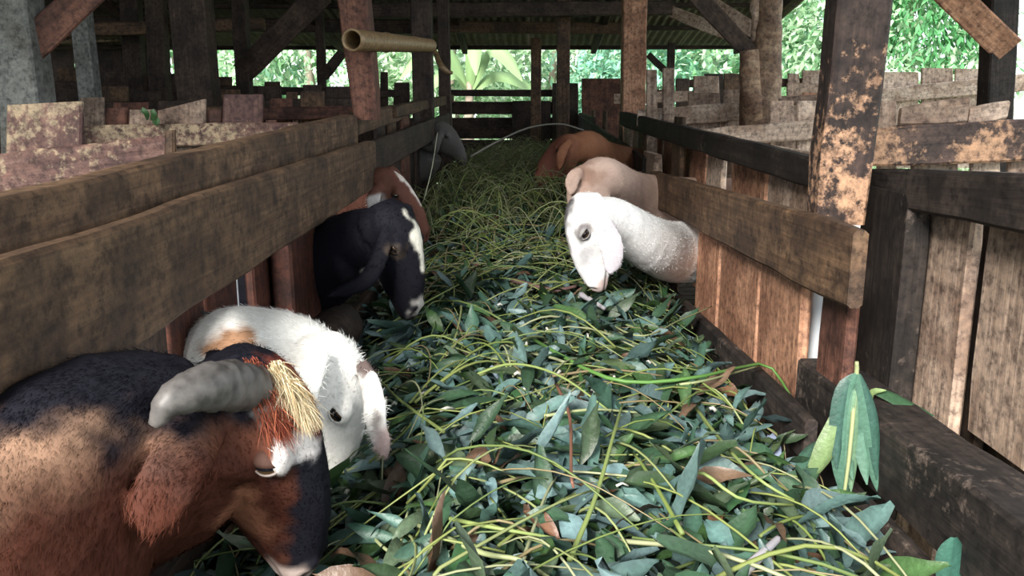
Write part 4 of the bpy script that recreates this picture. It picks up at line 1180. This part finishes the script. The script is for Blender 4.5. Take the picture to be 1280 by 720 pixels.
horn(g2, [(*PY(300, 408, 1.42), .010), (*PY(276, 402, 1.43), .009), (*PY(252, 390, 1.44), .004)], 'pale slim horn')

# ---- black goat with a white blaze on the left
g3 = Goat('black goat with a white blaze reaching out of the left fence', PY(492, 272, 2.02), (.36, -.1, -1), (1, -.42, .36),
          [(*PY(462, 300, 2.06), .075, .085), (*PY(425, 318, 2.12), .085, .10), (-.60, 2.2, EYE - .45, .09, .12), (-.88, 2.2, EYE - .45, .10, .15)], (-1.5, 2.25, EYE - .44),
          [(E_([(484, 285), (474, 322), (455, 352), (412, 370)], [1.97, 1.93, 1.91, 1.92]), .045, (0, -1, .3)), (E_([(500, 275), (505, 262), (515, 300)], [2.10, 2.14, 2.15]), .05, (0, 1, 0))],
          [('h', (.115, 0, .058), (.105, .026, .034), (.66, .64, .56), .2), ('h', (.07, -.05, .012), (.02, .03, .014), (.06, .045, .036), .5), ('h', (.22, 0, -.03), (.03, .02, .03), (.5, .47, .44), .4), ('h', (.12, -.02, -.105), (.04, .04, .018), (.6, .58, .55), .3)],
          BLACK, voxel=.0055, hair=7000, hair_len=.011, hair_box=(-.62, 0, 1.5, 3))
# ---- red brown goat behind the black one
g4 = Goat('red-brown goat with a pale face stripe behind the black goat', PY(480, 224, 2.85), (.75, -.05, -.72), (.72, -.2, .75),
          [(*PY(462, 244, 2.88), .07, .08), (-.58, 3.0, EYE - .40, .085, .11), (-.88, 3.2, EYE - .45, .10, .15)], (-1.5, 3.3, EYE - .44),
          [(E_([(474, 232), (467, 248), (466, 268)], [2.80, 2.75, 2.74]), .05, (0, -1, 0)), (E_([(485, 222), (490, 215), (500, 225)], [2.92, 2.97, 2.98]), .05, (0, 1, 0))],
          [('h', (.11, 0, .05), (.12, .016, .03), (.6, .54, .5), .2), ('w', PY(467, 256, 2.74), (.035, .06, .04), (.45, .43, .42), .3)],
          (.11, .048, .035), voxel=.0065, hair=3000, hair_box=(-.62, 0, 2.4, 3.5))
# ---- white goat on the right
g5 = Goat('bright white goat with a grey speckled face feeding on the right', PY(727, 260, 2.32), (.0, -.06, -1), (-1, -.22, .0),
          [(*PY(768, 277, 2.40), .064, .070), (*PY(815, 306, 2.55), .074, .086), (.56, 2.86, EYE - .495, .085, .11), (.90, 3.0, EYE - .46, .10, .15)], (1.6, 3.15, EYE - .44),
          [(E_([(744, 268), (758, 290), (766, 318), (762, 343)], [2.26, 2.215, 2.20, 2.20]), .068, (.1, -1, .1)), (E_([(740, 262), (735, 268), (728, 300)], [2.39, 2.43, 2.44]), .06, (0, 1, 0))],
          [('h', (.005, 0, .06), (.065, .045, .03), (.10, .095, .10), .4), ('h', (.07, .05, .008), (.03, .03, .022), (.20, .18, .18), .4), ('h', (.07, -.05, .008), (.03, .03, .022), (.20, .18, .18), .4), ('h', (.14, 0, -.01), (.05, .06, .03), (.42, .41, .42), .6), ('h', (.11, 0, .05), (.06, .02, .02), (.30, .28, .28), .5), ('h', (.235, 0, -.06), (.03, .05, .04), (.50, .40, .38), .4)],
          WHITE, voxel=.0055, scale=.95, hair=9000, hair_len=.006, hair_box=(0, .62, 1.5, 3.2), ear_shade=(.50, .47, .51))  # ear greyed to paint its purplish shading and part it from the cheek
# ---- tan goat behind it
g6 = Goat('pinkish tan goat with its head down behind the bright white goat', PY(728, 222, 3.0), (-.12, -.1, -1), (-1, -.1, .1),
          [(*PY(755, 222, 3.06), .07, .078), (.45, 3.35, EYE - .36, .08, .10), (.68, 3.55, EYE - .42, .09, .125), (.95, 3.6, EYE - .45, .10, .15)], (1.6, 3.75, EYE - .44),
          [(E_([(728, 216), (717, 222), (713, 244)], [2.95, 2.92, 2.92]), .055, (0, -1, 0)), (E_([(735, 212), (730, 222), (726, 244)], [3.08, 3.12, 3.13]), .055, (0, 1, 0))],
          [('h', (.0, 0, .0), (.05, .08, .08), (.34, .21, .16), .5)], (.58, .42, .35), voxel=.0068, hair=3000, hair_box=(0, .64, 2.4, 3.9))
# ---- orange brown goat farther
g7 = Goat('orange-brown goat farther along the right side of the trough', PY(712, 178, 4.0), (-.8, -.1, -.62), (-.6, 0, .8),
          [(*PY(736, 184, 4.05), .07, .08), (.42, 4.3, EYE - .28, .08, .10), (.66, 4.72, EYE - .36, .09, .12), (.95, 4.92, EYE - .42, .10, .15)], (1.6, 4.95, EYE - .44),
          [(E_([(712, 176), (702, 192), (699, 212)], [3.94, 3.9, 3.9]), .05, (0, -1, 0)), (E_([(715, 172), (718, 180), (715, 200)], [4.07, 4.12, 4.13]), .05, (0, 1, 0))],
          [('h', (.14, 0, 0), (.16, .1, .12), (.13, .05, .035), .3)], (.25, .11, .06), voxel=.0068, hair=2500, hair_box=(0, .7, 3.4, 4.6))
# ---- dim pale goat far on the left
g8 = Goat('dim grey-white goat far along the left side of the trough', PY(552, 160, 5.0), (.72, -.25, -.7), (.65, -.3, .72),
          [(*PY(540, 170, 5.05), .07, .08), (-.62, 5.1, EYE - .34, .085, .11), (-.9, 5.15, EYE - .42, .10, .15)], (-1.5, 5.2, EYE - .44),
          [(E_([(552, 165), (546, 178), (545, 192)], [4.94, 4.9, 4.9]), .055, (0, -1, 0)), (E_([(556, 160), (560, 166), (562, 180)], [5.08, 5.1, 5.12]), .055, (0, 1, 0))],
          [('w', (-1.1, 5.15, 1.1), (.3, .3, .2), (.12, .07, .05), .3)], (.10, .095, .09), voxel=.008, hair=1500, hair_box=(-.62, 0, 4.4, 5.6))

# ================================================================== GREENERY OUTSIDE
TG = [(.18, .38, .18), (.28, .50, .28), (.36, .56, .34), (.14, .32, .18), (.28, .50, .38)]
def foliage(name, parent, c, r, n, size, cols, long=2.2, droop=.3):
    """n leaves spread through an ellipsoid, each a folded blade"""
    c = np.array(c, float); r = np.array(r, float)
    d = rng.normal(size=(n, 3)); d /= np.linalg.norm(d, axis=1)[:, None]
    lump = 1 + .22 * np.sin(d[:, 0] * 5 + c[0]) * np.sin(d[:, 1] * 4 + c[1]) + .15 * np.sin(d[:, 2] * 7 + c[0])
    rad = rng.uniform(.55, 1.0, n) ** .6 * lump
    p = c + d * r * rad[:, None]
    p[:, 2] = np.maximum(p[:, 2], .02)
    t = rng.normal(size=(n, 3)) * .6 + d * .5 + np.array((0, 0, -droop)); t /= np.linalg.norm(t, axis=1)[:, None]
    up = np.array((0, 0, 1.0)) + rng.normal(size=(n, 3)) * .35
    s = np.cross(t, up); s /= np.linalg.norm(s, axis=1)[:, None] + 1e-9
    u = np.cross(s, t)
    L = size * rng.uniform(.6, 1.3, n)[:, None]; w = L / long
    V = np.stack([p, p + t * L * .45 + s * w * .5 - u * w * .12, p + t * L - u * L * .15, p + t * L * .45 - s * w * .5 - u * w * .12], 1).reshape(-1, 3)
    org = np.array((c[0], c[1], 0.0))
    me = bpy.data.meshes.new(name)
    me.vertices.add(n * 4); me.vertices.foreach_set('co', (V - org).astype(np.float32).ravel())
    idx = (np.arange(n)[:, None] * 4 + np.array((0, 1, 2, 0, 2, 3))).astype(np.int32)
    me.loops.add(n * 6); me.loops.foreach_set('vertex_index', idx.ravel())
    me.polygons.add(n * 2); me.polygons.foreach_set('loop_start', np.arange(0, n * 6, 3, dtype=np.int32))
    me.update()
    cc = np.array(cols)[rng.integers(0, len(cols), n)] * rng.uniform(.7, 1.3, (n, 1))
    set_col(me, np.c_[np.repeat(cc, 4, axis=0), np.ones(n * 4)])
    me.materials.append(M_TREE)
    o = bpy.data.objects.new(name, me); COL.objects.link(o)
    place(o, Matrix.Translation(org), parent); o['kind'] = 'stuff'
    return o
def tree(label, x, y, h, r, n, size, cols, trunk_r=.09, group='trees and shrubs outside', name='shrub', cz=None, **kw):
    e = empty(name, (x, y, 0), label, 'tree' if name == 'tree' else 'shrub', group)
    foliage('foliage', e, (x, y, cz if cz is not None else h * .62), r, n, size, cols, **kw)
    tube_obj('trunk', e, [(x, y, -.02, trunk_r), (x + .05, y, h * .3, trunk_r * .9), (x - .06, y + .05, h * .6, trunk_r * .7), (x, y, h * .85, trunk_r * .3)], M_BARKF, n=8, seg=10, wob=.2)
    return e
LG = [(.36, .54, .33), (.46, .62, .42), (.58, .68, .54)]
tree('pale bushy shrub in the left opening beside the dark brace', -5.0, 13.0, 3.2, (1.6, 1.2, 1.7), 7020, .135, TG + LG)
tree('tall shrub seen between the bamboo pipe post and the dark brace', -3.0, 12.2, 3.4, (1.3, 1.1, 1.8), 6750, .135, LG + TG[1:3])
tree('broadleaf shrub beyond the far end left of the thinnest post', -1.0, 12.4, 2.8, (1.2, .9, 1.5), 5670, .15, LG)
tree('light green shrub straight beyond the far end of the trough', .5, 13.6, 3.0, (1.3, 1.0, 1.6), 6075, .135, LG + TG[4:])
tree('blue-green bushy shrub left of the wide pale post', 1.5, 12.0, 2.7, (.9, .9, 1.3), 5400, .12, [(.20, .44, .32), (.26, .50, .38), (.3, .52, .34)])
tree('airy shrub with bright leaves behind the right brace', 3.3, 12.2, 3.4, (1.5, 1.2, 1.7), 8100, .135, LG + TG)
tree('bright green tree right of the forked trunk', 4.6, 11.2, 4.2, (1.5, 1.3, 2.0), 10125, .13, LG + TG[1:3], name='tree')
tree('dark green feathery tree right of the chipped post', 4.85, 11.0, 4.6, (.72, 1.2, 2.2), 11475, .13, [(.06, .20, .07), (.08, .26, .10), (.12, .34, .14)], name='tree', long=3.2, droop=.6)
tree('lower light shrub under the dark feathery tree', 4.6, 10.4, 2.2, (.9, .9, .9), 6075, .11, LG, cz=1.3)
tree('large tree deep behind the left opening', -6.8, 17.0, 6.0, (3.2, 2.4, 3.2), 6500, .34, TG, .2, name='tree')
tree('large tree deep behind the far end of the shed', -.4, 19.0, 6.5, (3.4, 2.2, 3.4), 6500, .36, TG + LG[:1], .2, name='tree')
tree('large tree deep behind the right pens', 4.6, 17.5, 7.0, (2.6, 2.3, 3.8), 7500, .34, TG, .2, name='tree')
# banana plant with broad leaves beyond the far end
ban = empty('banana_plant', (-.75, 11.2, 0), 'banana plant with broad pale leaves in the far opening', 'plant')
tube_obj('pseudostem', ban, [(-.75, 11.2, 0, .09), (-.74, 11.2, .7, .08), (-.72, 11.2, 1.5, .06), (-.7, 11.2, 1.9, .03)], M_BARKF, n=10, seg=8)
for (dx, dy, dz, W) in ((-.7, -.2, .45, .3), (.55, -.3, .4, .3), (-.45, -.5, .1, .28), (.75, 0, .1, .3), (.1, -.6, .5, .28)):
    b0 = Vector((-.71, 11.2, 1.65))
    o = world_leaf(ban, [b0, b0 + Vector((dx * .4, dy * .4, dz * .9 + .15)), b0 + Vector((dx * .8, dy * .8, dz + .1)), b0 + Vector((dx * 1.25, dy * 1.2, dz * .6 - .1))], W, (.34, .52, .20), side=Vector((0, -.6, 1)))
for (x, y) in ((1.05, 12.6), (-1.5, 12.9)):
    e = empty('slim_tree', (x, y, 0), 'slim pale tree trunk beyond the far end, %s of the thinnest post' % ('right' if x > 0 else 'left'), 'tree', 'trees and shrubs outside')
    tube_obj('trunk', e, [(x, y, -.02, .09), (x + .03, y, 1.2, .08), (x - .02, y, 2.4, .075), (x, y, 4.2, .06)], flat_mat('pale_bark', (.55, .5, .45), .85, .1, .25, 10), n=10, seg=10, wob=.15)
    foliage('foliage', e, (x, y, 4.4), (.9, .9, .7), 900, .2, TG)
# a small green leaf left lying on the second left partition
lf = empty('leaf_sprig', PY(187, 145, 2.78), 'small green leaves lying on the second left partition', 'leaf sprig')
for (a, b_, c_, d_) in ((183, 150, 178, 134), (188, 150, 192, 136), (190, 152, 200, 150)):
    world_leaf(lf, [PY(a, b_, 2.79), PY((a + c_) / 2, (b_ + d_) / 2, 2.76), PY(c_, d_, 2.76)], .03, (.08, .2, .06))

# faint chalk figures on the pale plank of the third right partition
part = next(o for o in bpy.data.objects if o.name.startswith('pen_partition') and 'two upright stubs' in o.get('label', ''))
cu = bpy.data.curves.new('chalk_mark', 'FONT'); cu.body = '2.50'; cu.size = .062; cu.extrude = .0006
tmp = bpy.data.objects.new('chalk_tmp', cu); COL.objects.link(tmp)
bpy.context.view_layer.update()
me = bpy.data.meshes.new_from_object(tmp.evaluated_get(bpy.context.evaluated_depsgraph_get()))
bpy.data.objects.remove(tmp)
me.materials.clear(); me.materials.append(flat_mat('faint_chalk', (.46, .41, .36), .95, .05, .3, 90))
ck = bpy.data.objects.new('chalk_mark', me); COL.objects.link(ck)
place(ck, Matrix.Translation(PY(813, 154, 4.4425)) @ Euler((math.radians(90), math.radians(-3), 0)).to_matrix().to_4x4(), part)
